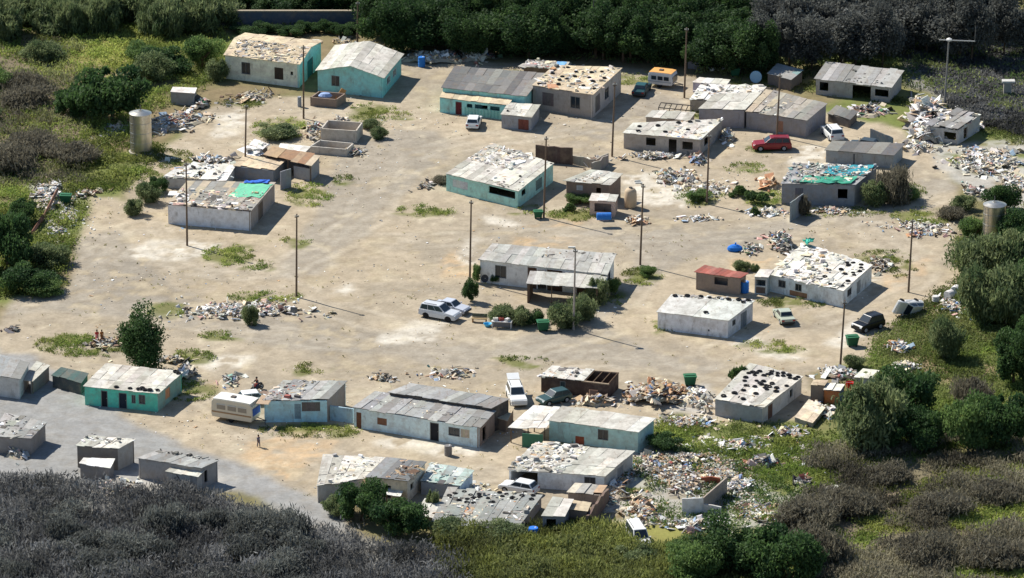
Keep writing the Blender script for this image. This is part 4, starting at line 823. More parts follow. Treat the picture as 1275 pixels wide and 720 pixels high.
# ================================================================ VEHICLES
def wheels(t, xs, w, r, tw=.22):
    for x in xs:
        for s in (-1, 1):
            ax = Euler((math.pi/2, 0, 0)).to_matrix(); m = MB()
            m.lathe((x, s*w+tw/2, r), [(r*.8, 0), (r, .03), (r, tw-.03), (r*.8, tw)], 18, lin((32, 32, 34)), ax); wh = m.build('wheel', M_TYRE, t)
            m = MB(); m.lathe((x, s*w+(tw/2+.012 if s > 0 else -tw/2+.04), r), [(r*.58, 0), (r*.62, .012), (.06, .028)], 14, lin((160, 160, 160)), ax); m.build('rim', M_PLAIN, wh)
def car(px, py, front, col, label, kind='hatch', L=4.2, roofcol=None, roll=None, name='parked_car', cat='car', lift=0.0, hatch_open=False):
    """px,py: ground centre; front: picture vector of the heading"""
    b = P(px, py); f = P(px+front[0], py+front[1])-b; rz = math.atan2(f.y, f.x)
    t = thing(name, label, cat, b+Vector((0, 0, lift)), rz)
    if roll: t.rotation_euler = (roll[0], roll[1], rz)
    W2 = {'van': .86, 'suv': .88}.get(kind, .82); h = L/2
    if kind == 'sedan': belt, top, hood, cab = .88, 1.38, .82, [(-.62*h, .88), (-.42*h, 1.36), (.12*h, 1.38), (.42*h, .88)]
    elif kind == 'suv': belt, top, hood, cab = 1.02, 1.68, .98, [(-.97*h, 1.02), (-.88*h, 1.64), (.08*h, 1.68), (.44*h, 1.02)]
    elif kind == 'van': belt, top, hood, cab = 1.08, 1.86, 1.02, [(-.98*h, 1.08), (-.95*h, 1.83), (.42*h, 1.86), (.74*h, 1.08)]
    else: belt, top, hood, cab = .9, 1.42, .84, [(-.96*h, .9), (-.76*h, 1.39), (.06*h, 1.42), (.42*h, .9)]
    r = .31 if kind != 'suv' else .35; fx, bx = .62*h, -.6*h
    def arch(x):
        return [(x+r*1.25*math.cos(a), .3+r*1.12*math.sin(a)) for a in [math.pi*k/6 for k in range(6, -1, -1)]]
    prof = [(-h*.99, .38), (-h, .62), (-h*.975, belt-.04), (cab[0][0]*1.0, belt), (cab[3][0], belt), (h*.9, hood-.06), (h*.985, hood-.2), (h, .45), (h*.97, .28)]
    under = list(reversed([(bx-r*1.25-.02, .26)]+arch(bx)+[(bx+r*1.25+.02, .26)]+[(fx-r*1.25-.02, .26)]+arch(fx)+[(fx+r*1.25+.02, .26)]))
    m = MB(); pr = (prof+under)[::-1]
    m.extrude(pr, W2, lambda z: W2-(.06 if z > belt-.03 else .0)-(.05 if z < .3 else 0), col)
    body = m.build('body', M_PAINT, t)
    bv = body.modifiers.new('bevel', 'BEVEL'); bv.width = .05; bv.segments = 2; bv.limit_method = 'ANGLE'; bv.angle_limit = R(35)
    m = MB(); wb, wt = W2-.07, W2-.2
    bw = lambda z: wb+(wt-wb)*(z-belt)/(top-belt)
    m.extrude([(x, z-.004 if z > belt else z-.03) for x, z in cab][::-1], 1, bw, roofcol or col); ro = m.build('cabin', M_PAINT, t)
    bv = ro.modifiers.new('bevel', 'BEVEL'); bv.width = .05; bv.segments = 2; bv.limit_method = 'ANGLE'; bv.angle_limit = R(30)
    G = lin((24, 30, 38)); E = .012
    def glass(nm, pts): mg = MB(); mg.poly(pts, G); mg.build(nm, M_GLASS, t)
    def on(i, j, s0, s1, sgn, out):        # quad across on a sloping face between cab[i], cab[j]
        (x0, z0), (x1, z1) = cab[i], cab[j]
        a = (x0+(x1-x0)*s0, z0+(z1-z0)*s0); b_ = (x0+(x1-x0)*s1, z0+(z1-z0)*s1)
        nx, nz = (z1-z0), -(x1-x0); ln = math.hypot(nx, nz); nx, nz = nx/ln*sgn*E, nz/ln*sgn*E
        return [(a[0]+nx, -bw(a[1])+.09, a[1]+nz), (a[0]+nx, bw(a[1])-.09, a[1]+nz), (b_[0]+nx, bw(b_[1])-.09, b_[1]+nz), (b_[0]+nx, -bw(b_[1])+.09, b_[1]+nz)]
    glass('windscreen', on(3, 2, .1, .9, 1, 1)); glass('rear_window', on(0, 1, .18, .86, -1, 1))
    zb, zt = belt+.05, top-.1
    def xat(e0, e1, z): (x0, z0), (x1, z1) = e0, e1; return x0+(x1-x0)*(z-z0)/(z1-z0)
    n = 3 if kind in ('van', 'suv') else 2
    lb, lt = xat(cab[0], cab[1], zb)+.1, xat(cab[0], cab[1], zt)+.1; rb, rt = xat(cab[3], cab[2], zb)-.12, xat(cab[3], cab[2], zt)-.1
    for s in (-1, 1):
        for k in range(n):
            a0, a1 = k/n, (k+1)/n; g = .03
            xb0, xb1 = lb+(rb-lb)*a0+g, lb+(rb-lb)*a1-g; xt0, xt1 = lt+(rt-lt)*a0+g, lt+(rt-lt)*a1-g
            y0, y1 = s*(bw(zb)+E), s*(bw(zt)+E)
            q = [(xb0, y0, zb), (xb1, y0, zb), (xt1, y1, zt), (xt0, y1, zt)]
            glass('side_window', q if s < 0 else q[::-1])
        for nm, x, z, cc_, sx in (('headlight', h*.965, hood-.24, lin((220, 224, 224)), .1), ('tail_light', -h*.985, belt-.2, lin((150, 30, 26)), .07)):
            m = MB(); m.box((x, s*(W2-.2), z), (sx, .3, .16), None, cc_); m.build(nm, M_PAINT, t)
        m = MB(); m.box((cab[3][0]-.12, s*(W2+.06), belt+.08), (.12, .16, .12), None, col); m.build('wing_mirror', M_PAINT, t)
    for nm, x in (('front_bumper', h*.99), ('rear_bumper', -h*.99)):
        m = MB(); m.box((x, 0, .45), (.12, W2*1.86, .2), None, vary(lin((70, 70, 72)), .1) if kind in ('van', 'sedan') else col); m.build(nm, M_PLAIN, t)
    if kind in ('suv', 'van'):
        for s in (-1, 1):
            m = MB(); m.bar((cab[1][0]+.3, s*(wt-.1), top+.05), (cab[2][0]-.3, s*(wt-.1), top+.05), .03, .03, 6, lin((60, 60, 62))); m.build('roof_rail', M_PLAIN, t)
    if hatch_open:
        m = MB(); x0, z0 = cab[1]; m.hexa([(x0-1.05, -.65, z0+.36), (x0, -.65, z0+.02), (x0, .65, z0+.02), (x0-1.05, .65, z0+.36), (x0-1.03, -.65, z0+.42), (x0+.02, -.65, z0+.08), (x0+.02, .65, z0+.08), (x0-1.03, .65, z0+.42)], col); m.build('tailgate', M_PAINT, t)
    wheels(t, (fx, bx), W2-.1, r)
    return t
SILV = lin((196, 198, 200)); CWH = lin((222, 222, 218)); 
car(590, 157, (3, -8), CWH, 'white hatchback parked nose in by the little porch shed', 'hatch', 3.9)
bpy.context.view_layer.update()
car(799, 116, (8, -10), lin((34, 66, 70)), 'dark green car parked in the lane beside the beige block house', 'sedan', 4.3, roofcol=lin((44, 84, 88)))
car(961, 186, (-30, 0.5), lin((132, 26, 34)), 'dark red estate car parked before the striped-roof house', 'suv', 4.7)
car(1036, 171, (-9, -9), CWH, 'white van with blue-tinted windows parked near the grey garage', 'suv', 4.4)
car(548, 396, (30, 5.5), SILV, 'silver people carrier parked in front of another silver car', 'suv', 4.6)
car(562, 388, (30, 6), lin((186, 190, 198)), 'pale silver saloon half hidden behind the silver people carrier', 'sedan', 4.3)
car(976, 399, (-9, -12), lin((172, 178, 160)), 'dull green-grey sedan parked below the slab-covered white house', 'sedan', 4.1)
car(1081, 410, (-24, 7), lin((10, 10, 12)), 'burnt-looking black car alone on the right of the square', 'suv', 3.6, roofcol=lin((26, 26, 28)))
car(1126, 389, (-24, 9), lin((232, 230, 224)), 'overturned white car wreck on the waste ground at the right', 'hatch', 4.1, roll=(R(-112), R(-14), 0), name='wrecked_car', lift=1.0)
car(643, 499, (8, 20), CWH, 'white estate car with its tailgate raised behind the long pale blue house', 'suv', 4.5, hatch_open=True)
car(690, 501, (-26, 6), lin((48, 74, 72)), 'dark green car wreck tucked against the dark brown hut', 'hatch', 3.7, name='wrecked_car')
car(319, 502, (30, -3), CWH, 'white car with only its roof showing behind the caravan', 'hatch', 4.0)
car(646, 613, (-26, -5), CWH, 'white car nosed into the open carport of the whitewashed house', 'hatch', 4.0)
car(1075, 186, (-24, -3), lin((60, 70, 74)), 'grey-blue car in the shade behind the grey garage', 'hatch', 3.8)
def caravan(px, py, front, L, Hh, label, col, roofc, stripe, bluefront=False, name='caravan'):
    b = P(px, py); f = P(px+front[0], py+front[1])-b; rz = math.atan2(f.y, f.x); t = thing(name, label, 'caravan', b, rz); h = L/2; W2 = 1.05
    prof = [(-h*.94, .42), (-h, .9), (-h*.97, Hh-.3), (-h*.88, Hh-.05), (-h*.6, Hh), (h*.6, Hh), (h*.88, Hh-.05), (h*.97, Hh-.35), (h, .9), (h*.94, .42)]
    m = MB(); m.extrude(prof[::-1], W2, None, col); bo = m.build('body', M_PAINT, t)
    bv = bo.modifiers.new('bevel', 'BEVEL'); bv.width = .07; bv.segments = 2; bv.limit_method = 'ANGLE'; bv.angle_limit = R(50)
    m = MB(); 
    pr = [(-h*.9, Hh-.05), (-h*.6, Hh), (h*.6, Hh), (h*.9, Hh-.05)]
    for a, c_ in zip(pr[:-1], pr[1:]): m.hexa([(a[0], -W2*.97, a[1]+.015), (c_[0], -W2*.97, c_[1]+.015), (c_[0], W2*.97, c_[1]+.015), (a[0], W2*.97, a[1]+.015), (a[0], -W2*.95, a[1]+.05), (c_[0], -W2*.95, c_[1]+.05), (c_[0], W2*.95, c_[1]+.05), (a[0], W2*.95, a[1]+.05)], roofc)
    m.build('roof', M_PAINT, t)
    m = MB(); m.box((-.1*h, 0, Hh+.1), (.5, .5, .14), None, lin((90, 80, 74))); m.build('roof_vent', M_PLAIN, t)
    for s in (-1, 1):
        m = MB(); m.box((0, s*(W2+.01), Hh*.42), (L*.95, .03, .16), None, stripe); m.build('stripe', M_PAINT, t)
        for x in (-.5, .02, .52):
            m = MB(); m.box((x*h, s*(W2+.015), Hh*.66), (L*.2, .04, .52), None, lin((150, 140, 124))); w = m.build('window', M_GLASS if name != 'caravan' else M_PLAIN, t)
            m = MB(); m.box((x*h, s*(W2+.02), Hh*.66+.29), (L*.22, .06, .06), None, lin((210, 206, 196))); m.build('window_trim', M_PLAIN, w)
    m = MB(); m.box((h*.992, 0, Hh*.58), (.06, W2*1.6, .8), None, lin((50, 90, 170)) if bluefront else lin((60, 66, 74))); m.build('front_window', M_GLASS if not bluefront else M_PLAIN, t)
    m = MB(); m.bar((h*.9, -.5, .5), (h+1.1, 0, .48), .05, .05, 6, lin((90, 90, 90))); m.bar((h*.9, .5, .5), (h+1.1, 0, .48), .05, .05, 6, lin((90, 90, 90))); m.bar((h+1.0, 0, .5), (h+1.0, 0, .02), .04, .04, 6, lin((90, 90, 90))); m.build('drawbar', M_PLAIN, t)
    wheels(t, (-.05*h,), W2-.16, .33)
    return t
caravan(294, 523, (27, 4.5), 4.9, 2.5, 'cream caravan with a blue front end parked left of the light blue shack', lin((206, 196, 174)), lin((230, 226, 214)), lin((150, 118, 84)), True)
caravan(825, 107, (17, 2), 3.3, 2.0, 'white cabin trailer with a flat orange roof at the top of the square', lin((206, 206, 204)), lin((226, 168, 96)), lin((160, 164, 168)), name='cabin_trailer')
# dumped white van at the bottom
car(794, 676, (14, 22), lin((226, 224, 218)), 'dumped white van half sunk in the reeds at the bottom', 'van', 4.3, name='wrecked_van', cat='van')

# ---- bins, drums, furniture
def bin4(px, py, rz, label, s=1.0):
    t = thing('wheelie_bin', label, 'bin', P(px, py), rz); g = lin((34, 86, 58))
    m = MB(); m.hexa([(-.5*s, -.38*s, .18), (.5*s, -.38*s, .18), (.5*s, .38*s, .18), (-.5*s, .38*s, .18), (-.66*s, -.5*s, 1.1*s), (.66*s, -.5*s, 1.1*s), (.66*s, .5*s, 1.1*s), (-.66*s, .5*s, 1.1*s)], g); m.build('body', M_PLAIN, t)
    m = MB(); m.box((0, 0, 1.15*s), (1.4*s, 1.08*s, .07), None, lin((44, 104, 70))); m.box((0, .1, 1.22*s), (1.1*s, .6*s, .08), None, lin((40, 98, 66))); m.build('lid', M_PLAIN, t)
    for x in (-.4, .4):
        for y in (-.28, .28):
            m = MB(); m.lathe((x*s, y*s+.03, .1), [(.1, 0), (.1, .06)], 10, lin((30, 30, 30)), Euler((math.pi/2, 0, 0)).to_matrix()); m.build('wheel', M_TYRE, t)
bin4(1061, 431, .2, 'green wheelie bin just below the black car')
bin4(859, 480, .1, 'green wheelie bin between the timber heap and the tyre-dotted house')
bin4(82, 254, -.1, 'green bin at the top end of the rusty girder')
bin4(676, 412, .1, 'green bin half buried in the hedge in front of the porch house')
bin4(670, 272, .1, 'dark green bin at the foot of the thick pole by the pale green house', .8)
bin4(915, 95, .1, 'dark bin on the grass near the dark wood', .9)
def drum(px, py, col, label, lying=None, r=.42, h=1.15, z=0):
    p = P(px, py, z); t = thing('drum', label, 'drum', p)
    ax = Matrix.Identity(3) if lying is None else (Matrix.Rotation(lying, 3, 'Z')@Matrix.Rotation(math.pi/2, 3, 'Y'))
    off = Vector((0, 0, 0)) if lying is None else Vector((0, 0, r))-ax@Vector((0, 0, h/2))
    m = MB(); m.lathe(off, [(r*.94, 0), (r, .05), (r, h*.33), (r*1.05, h*.35), (r, h*.37), (r, h*.64), (r*1.05, h*.66), (r, h*.68), (r, h-.05), (r*.94, h)], 18, col, ax); m.build('barrel', M_PLAIN, t, None, False)
    m = MB(); m.lathe(off+ax@Vector((r*.4, 0, h)), [(.09, 0), (.09, .05)], 8, lin((220, 220, 220)), ax); m.build('bung', M_PLAIN, t)
BL = lin((40, 112, 190))
st_ = thing('barrel_stand', 'pinkish block stand under the big blue barrel', 'stand', P(752, 274)); m = MB()
m.box((0, 0, .35), (1.1, .7, .75), None, lin((190, 160, 150))); m.build('block', M_WALL, st_); m = MB(); m.box((0, 0, .76), (1.3, .8, .07), None, lin((150, 140, 130))); m.build('top_slab', M_WALL, st_)
drum(752, 274, BL, 'big bright blue barrel lying on a block stand in front of the little hut', .05, .45, 1.7, .8)
drum(927, 364, BL, 'blue drum standing upright beside the red-roofed shed', None, .5, 1.3)
drum(919, 362, lin((30, 70, 130)), 'darker blue drum in the shade against the red-roofed shed', None, .48, 1.2)
drum(525, 83, BL, 'blue drum standing on the grass right of the turquoise gable', None, .45, 1.3)
drum(664, 672, lin((36, 110, 200)), 'blue drum in the reeds below the weathered grey shack', None, .5, 1.3)
drum(558, 567, lin((120, 116, 112)), 'grey metal drum standing behind the little green-roofed shack', None, .4, 1.1)
drum(1165, 377, lin((200, 198, 192)), 'white round drum on the waste ground right of the overturned car', None, .4, .8)
drum(1182, 372, lin((216, 210, 204)), 'white drum lying by the bushes at the right edge of the waste ground', .8, .5, .9)
drum(1190, 366, lin((220, 216, 210)), 'white drum with a dark open end nearest the right-hand bushes', 1.1, .5, .9)
drum(373, 133, lin((140, 144, 148)), 'grey gas cylinder standing at the left of the junk pen', None, .25, 1.3)
t = thing('plastic_tank', 'beige rounded plastic tank right of the small brown house', 'tank', P(785, 258)); m = MB()
m.lathe((0, 0, 0), [(.6, 0), (.72, .15), (.74, 1.2), (.7, 2.0), (.5, 2.3), (.2, 2.4)], 20, lin((190, 168, 138))); m.build('shell', M_PLAIN, t, None, True)
m = MB(); m.lathe((0, 0, 2.38), [(.22, 0), (.22, .12)], 12, lin((70, 66, 62))); m.build('cap', M_PLAIN, t)
t = thing('blue_bag', 'bright blue filled bag at the left end of the coloured rubbish heap', 'bag', P(915, 312)); m = MB()
m.lathe((0, 0, -.05), [(.62, 0), (.8, .2), (.72, .5), (.4, .72), (.12, .78)], 14, lin((40, 112, 196)), Matrix.Diagonal((1.15, .8, 1))); m.build('bag', M_JUNK, t)
m = MB(); m.bar((0, 0, .7), (.1, 0, .95), .07, .12, 6, lin((60, 130, 206))); m.build('tied_neck', M_JUNK, t)
t = thing('bucket', 'bright red bucket on the rubbish above the orange-brown hut', 'bucket', P(1058, 483, .4)); m = MB(); m.lathe((0, 0, 0), [(.34, 0), (.46, .62), (.48, .64), (.44, .6), (.3, .08)], 16, lin((206, 36, 30))); m.build('pail', M_PLAIN, t); m = MB(); m.bar((-.45, 0, .62), (.45, 0, .62), .02, .02, 5, lin((180, 180, 180))); m.build('handle', M_PLAIN, t)
t = thing('satellite_dish', 'pale blue round dish standing behind the ragged white-roofed shed', 'dish', P(941, 103)); m = MB(); m.lathe((0, 0, .75), [(.2, -.02), (.75, -.03), (.78, 0), (.75, .03), (.2, .02)], 20, lin((150, 186, 204)), Euler((R(75), 0, R(-15))).to_matrix()); m.build('disc', M_PLAIN, t); m = MB(); m.bar((0, .1, .7), (0, .6, 0), .04, .04, 5, lin((110, 104, 96))); m.build('prop', M_WOOD, t)
# table and sofa in front of the two silver cars' lane
t = thing('table', 'pale table heaped with boxes at the left end of the hedge', 'table', P(625, 408), R(-8)); m = MB()
m.box((0, 0, .78), (2.3, .8, .07), None, lin((206, 204, 200))); m.build('table_top', M_PLAIN, t)
for x in (-1.05, 1.05):
    for y in (-.32, .32): m = MB(); m.box((x, y, .37), (.09, .09, .75), None, lin((200, 198, 194))); m.build('leg', M_PLAIN, t)
m = MB(); m.box((0, -.1, .4), (1.9, .05, .6), None, lin((110, 110, 112))); m.build('front_panel', M_PLAIN, t)
for k, (x, y, cl, lb) in enumerate([(-.7, 0, lin((216, 210, 200)), 'white box at the left end of the pale table'), (-.1, .1, lin((140, 70, 60)), 'reddish box in the middle of the pale table'), (.6, 0, lin((210, 206, 200)), 'white box at the right end of the pale table')]):
    p = t.location+Vector((x, y-.14*x, .82)); m = MB(); m.box(p+Vector((0, 0, .15)), (.55, .4, .3), Euler((0, 0, k*.5)), cl); m.box(p+Vector((0, 0, .315)), (.5, .18, .03), Euler((0, 0, k*.5)), vary(cl, .2)); single(m, 'box', M_JUNK, p, lb, 'box')
t = thing('bench', 'low wooden bench with a cushion beside the silver people carrier', 'bench', P(597, 401), R(-8)); m = MB()
m.box((0, 0, .42), (1.7, .55, .08), None, lin((150, 130, 96))); m.build('seat', M_WOOD, t)
for x in (-.75, .75): m = MB(); m.box((x, 0, .19), (.1, .5, .38), None, lin((160, 116, 76))); m.build('leg', M_WOOD, t)
m = MB(); m.box((0, .25, .7), (1.7, .07, .4), Euler((-.15, 0, 0)), lin((96, 100, 84))); m.build('backrest', M_WOOD, t)
t = thing('basin', 'light blue plastic basin on the ground beside the pale table', 'basin', P(607, 406)); m = MB(); m.lathe((0, 0, 0), [(.3, 0), (.45, .3), (.48, .32), (.4, .28), (.28, .06)], 16, lin((90, 180, 220))); m.build('bowl', M_PLAIN, t)
t = thing('satellite_dish', 'dark satellite dish on the front wall of the porch house left of its window', 'dish', P(604, 345, 1.7)+Vector((0, -.5, 0))); m = MB()
m.lathe((0, 0, 0), [(.05, 0), (.3, .05), (.45, .15)], 16, lin((60, 60, 62)), Euler((R(70), 0, R(-15))).to_matrix(), cap=False); m.build('dish', M_PLAIN, t); m = MB(); m.bar((0, 0, 0), (0, .5, -.2), .03, .03, 5, lin((90, 90, 90))); m.build('bracket', M_PLAIN, t)
t = thing('upright_door', 'orange door leaning in the junk pen below the turquoise gable', 'door', P(424, 126)); m = MB(); m.box((0, 0, .8), (.75, .08, 1.7), Euler((0, R(35), R(20))), lin((186, 140, 90))); m.build('leaf', M_WOOD, t); m = MB(); m.box((-.1, -.07, .7), (.5, .05, .5), Euler((0, R(35), R(20))), lin((160, 116, 70))); m.build('panel', M_WOOD, t)
t = thing('blue_sack', 'blue-grey sack on top of the junk pen', 'sack', P(405, 121, 1.0)); m = MB(); m.lathe((0, 0, 0), [(.6, 0), (.75, .2), (.5, .5), (.15, .6)], 12, lin((150, 170, 206)), Matrix.Diagonal((1.2, .8, 1))); m.build('sack', M_JUNK, t)
t = thing('tin_bath', 'upturned pale tub on the rubble behind the beige block house', 'tub', P(600, 96-23)); m = MB(); m.box((0, 0, .3), (1.3, .7, .5), Euler((.2, .1, .3)), lin((206, 204, 198)), .85); m.build('tub', M_PLAIN, t)

# ================================================================ PEOPLE
def skin_body(name, verts, edges, rad, mat, parent, sub=1):
    me = bpy.data.meshes.new(name); me.from_pydata([tuple(v) for v in verts], edges, []); me.materials.append(mat)
    ca_ = me.attributes.new('Col', 'FLOAT_COLOR', 'POINT') if False else None
    o = bpy.data.objects.new(name, me); COL.objects.link(o); o.parent = parent
    sk = o.modifiers.new('skin', 'SKIN'); sk.use_smooth_shade = True
    lay = me.skin_vertices[0].data if me.skin_vertices else None
    if lay is None:
        bm_ = bmesh.new(); bm_.from_mesh(me); bm_.verts.layers.skin.verify(); bm_.to_mesh(me); bm_.free(); lay = me.skin_vertices[0].data
    for i, r in enumerate(rad): lay[i].radius = (r, r)
    lay[0].use_root = True
    s = o.modifiers.new('sub', 'SUBSURF'); s.levels = sub; s.render_levels = sub
    return o
def solid(name, rgb): return material(name, rgb, .85, .1, 6)
def person(px, py, face, hgt, label, top, bottom, hair, pose='walk', dress=None, z=0.0, helmet=None):
    b = P(px, py); f = P(px+face[0], py+face[1])-b; t = thing('person', label, 'person', b+Vector((0, 0, z)), math.atan2(f.y, f.x)); k = hgt/1.7
    V = []; E = []; Rr = []
    def add(p, r, par=None):
        V.append(Vector(p)*k); Rr.append(r*k)
        if par is not None: E.append((par, len(V)-1))
        return len(V)-1
    if pose == 'walk':
        hipz = .9; leg = lambda s: [((.02, s*.09, .88), .085), ((.1*s+.03, s*.09, .48), .062), ((.16*s-.02, s*.09, .09), .045), ((.16*s+.13, s*.1, .04), .035)]
        arm = lambda s: [((0, s*.19, 1.38), .055), ((-.05*s, s*.24, 1.12), .042), ((.06-.1*s, s*.25, .88), .033), ((.08-.1*s, s*.25, .8), .034)]
    else:
        hipz = .78; leg = lambda s: [((.02, s*.12, .76), .09), ((.42, s*.2, .66), .068), ((.34, s*.22, .28), .048), ((.46, s*.22, .22), .036)]
        arm = lambda s: [((.12, s*.2, 1.24), .055), ((.3, s*.3, 1.02), .042), ((.56, s*.3, .98), .033), ((.64, s*.29, .98), .034)]
    lean = .0 if pose == 'walk' else .12
    pel = add((0, 0, hipz), .12); sp = add((lean*.4, 0, hipz+.22), .12, pel); ch = add((lean, 0, hipz+.44), .14, sp); nk = add((lean*1.2, 0, hipz+.58), .055, ch)
    hd = add((lean*1.3+.01, 0, hipz+.68), .085, nk); h2 = add((lean*1.3+.015, 0, hipz+.78), .085, hd)
    nose = add((lean*1.3+.115, 0, hipz+.69), .014, hd)
    for s in (-1, 1): add((lean*1.3, s*.1, hipz+.69), .016, hd)
    L_ = {}
    for s in (-1, 1):
        p = pel; q = []
        for c_, r in leg(s): p = add(c_, r, p); q.append(p)
        L_[s] = q; p = ch; a = []
        for c_, r in arm(s): p = add(c_, r, p); a.append(p)
        hand = arm(s)[-1][0]; dv = (Vector(arm(s)[-1][0])-Vector(arm(s)[-2][0])).normalized()
        for j in range(4):
            o1 = Vector(hand)+dv*.055+Vector(((j-1.5)*.018, 0, 0)) if pose == 'walk' else Vector(hand)+dv*.05+Vector((0, (j-1.5)*.018, 0))
            f1 = add(o1, .011, p); add(o1+dv*(.03+.008*(j in (1, 2)))+Vector((0, -s*.012, -.006)), .009, f1)
        f1 = add(Vector(hand)+dv*.01+Vector((.03, -s*.01, 0)), .011, p); add(Vector(hand)+dv*.035+Vector((.045, -s*.015, 0)), .009, f1)
        L_[('a', s)] = a
    skin_body('body', V, E, Rr, M_SKIN, t)
    def cloth(name, ids, extra, mat, links=None):
        vv = [V[i] for i in ids]; skin_body(name, vv, links or [(i, i+1) for i in range(len(ids)-1)], [Rr[i]+extra*k for i in ids], mat, t)
    mt, mbm = solid('cloth_top', top), solid('cloth_bottom', bottom)
    cloth('shirt', [ch, sp, pel, L_[('a', 1)][0], L_[('a', 1)][1], L_[('a', -1)][0], L_[('a', -1)][1]], .028, mt, [(0, 1), (1, 2), (0, 3), (3, 4), (0, 5), (5, 6)])
    if dress:
        m = MB(); m.lathe((0, 0, .3*k), [(.27*k, 0), (.2*k, .35*k), (.155*k, .62*k), (.15*k, .78*k)], 14, dress); m.build('skirt', material('skirt_cloth', None, .85, .1, 6), t, None, True)
    else:
        cloth('trousers', [pel]+L_[1][:3]+L_[-1][:3], .024, mbm, [(0, 1), (1, 2), (2, 3), (0, 4), (4, 5), (5, 6)])
    hc = V[h2]; m = MB(); m.lathe(hc+Vector((-.025*k, 0, -.06*k)), [(.115*k, 0), (.122*k, .06*k), (.1*k, .13*k), (.05*k, .17*k), (.01*k, .18*k)], 14, helmet or hair); m.build('helmet' if helmet else 'hair', material('hair_colour', None, .7 if not helmet else .3, .1, 8), t, None, True)
    return t
person(121, 426, (4, 8), 1.4, 'person in a red top and pinkish skirt, left of the pair near the lone tree', lin((190, 60, 60)), lin((150, 80, 80)), lin((40, 30, 28)), dress=lin((190, 110, 110)))
person(127, 425, (4, 8), 1.3, 'person in ochre-brown clothes, on the right of the pair near the lone tree', lin((160, 96, 40)), lin((150, 90, 44)), lin((60, 44, 34)))
person(322, 557, (8, 3), 1.35, 'person in grey-blue clothes walking alone below the caravan', lin((110, 108, 122)), lin((104, 100, 110)), lin((60, 44, 40)))
def motorbike(px, py, front, label):
    b = P(px, py); f = P(px+front[0], py+front[1])-b; rz = math.atan2(f.y, f.x); t = thing('motorbike', label, 'motorbike', b, rz); ax = Euler((math.pi/2, 0, 0)).to_matrix()
    for x in (-.7, .7):
        m = MB(); n = 20
        for i in range(n):
            for j in range(6):
                q = []
                for ii, jj in ((i, j), (i+1, j), (i+1, j+1), (i, j+1)):
                    a = 2*math.pi*ii/n; c_ = 2*math.pi*jj/6; r = .27+.06*math.cos(c_); q.append((x+r*math.cos(a), .06*math.sin(c_), .33+r*math.sin(a)))
                m.quad(*q, lin((30, 30, 32)))
        w = m.build('wheel', M_TYRE, t); m = MB(); m.lathe((x, .04, .33), [(.06, 0), (.2, .03), (.2, .05), (.06, .08)], 12, lin((150, 150, 150)), ax); m.build('rim', M_PLAIN, w)
    m = MB(); m.bar((.7, .1, .33), (.5, .1, .95), .035, .035, 6, lin((140, 140, 140))); m.bar((.7, -.1, .33), (.5, -.1, .95), .035, .035, 6, lin((140, 140, 140))); m.build('fork', M_PLAIN, t)
    m = MB(); m.box((0, 0, .45), (.6, .3, .38), None, lin((50, 50, 54))); m.bar((-.7, .08, .33), (0, .1, .5), .04, .04, 6, lin((60, 60, 60))); m.build('engine', M_PLAIN, t)
    m = MB(); m.box((.18, 0, .8), (.5, .3, .24), None, lin((150, 44, 40)), .75); m.build('fuel_tank', M_PAINT, t)
    m = MB(); m.box((-.35, 0, .78), (.75, .28, .12), None, lin((28, 28, 30)), .85); m.build('seat', M_PLAIN, t)
    m = MB(); m.bar((.48, -.36, 1.0), (.48, .36, 1.0), .025, .025, 6, lin((60, 60, 62))); m.build('handlebar', M_PLAIN, t)
    m = MB(); m.lathe((.6, 0, .86), [(.1, 0), (.11, .06), (.05, .1)], 12, lin((220, 220, 210)), Euler((0, math.pi/2, 0)).to_matrix()); m.build('headlight', M_PLAIN, t)
    m = MB(); m.bar((-.2, -.16, .3), (-.85, -.18, .42), .05, .06, 8, lin((170, 170, 170))); m.build('exhaust', M_PLAIN, t)
motorbike(320, 487, (-8, 3), 'dark motorbike with a rider above the caravan')
person(321, 486.5, (-8, 3), 1.65, 'person in dark clothes riding the motorbike', lin((50, 52, 62)), lin((50, 56, 80)), lin((40, 34, 32)), pose='ride', z=.02)
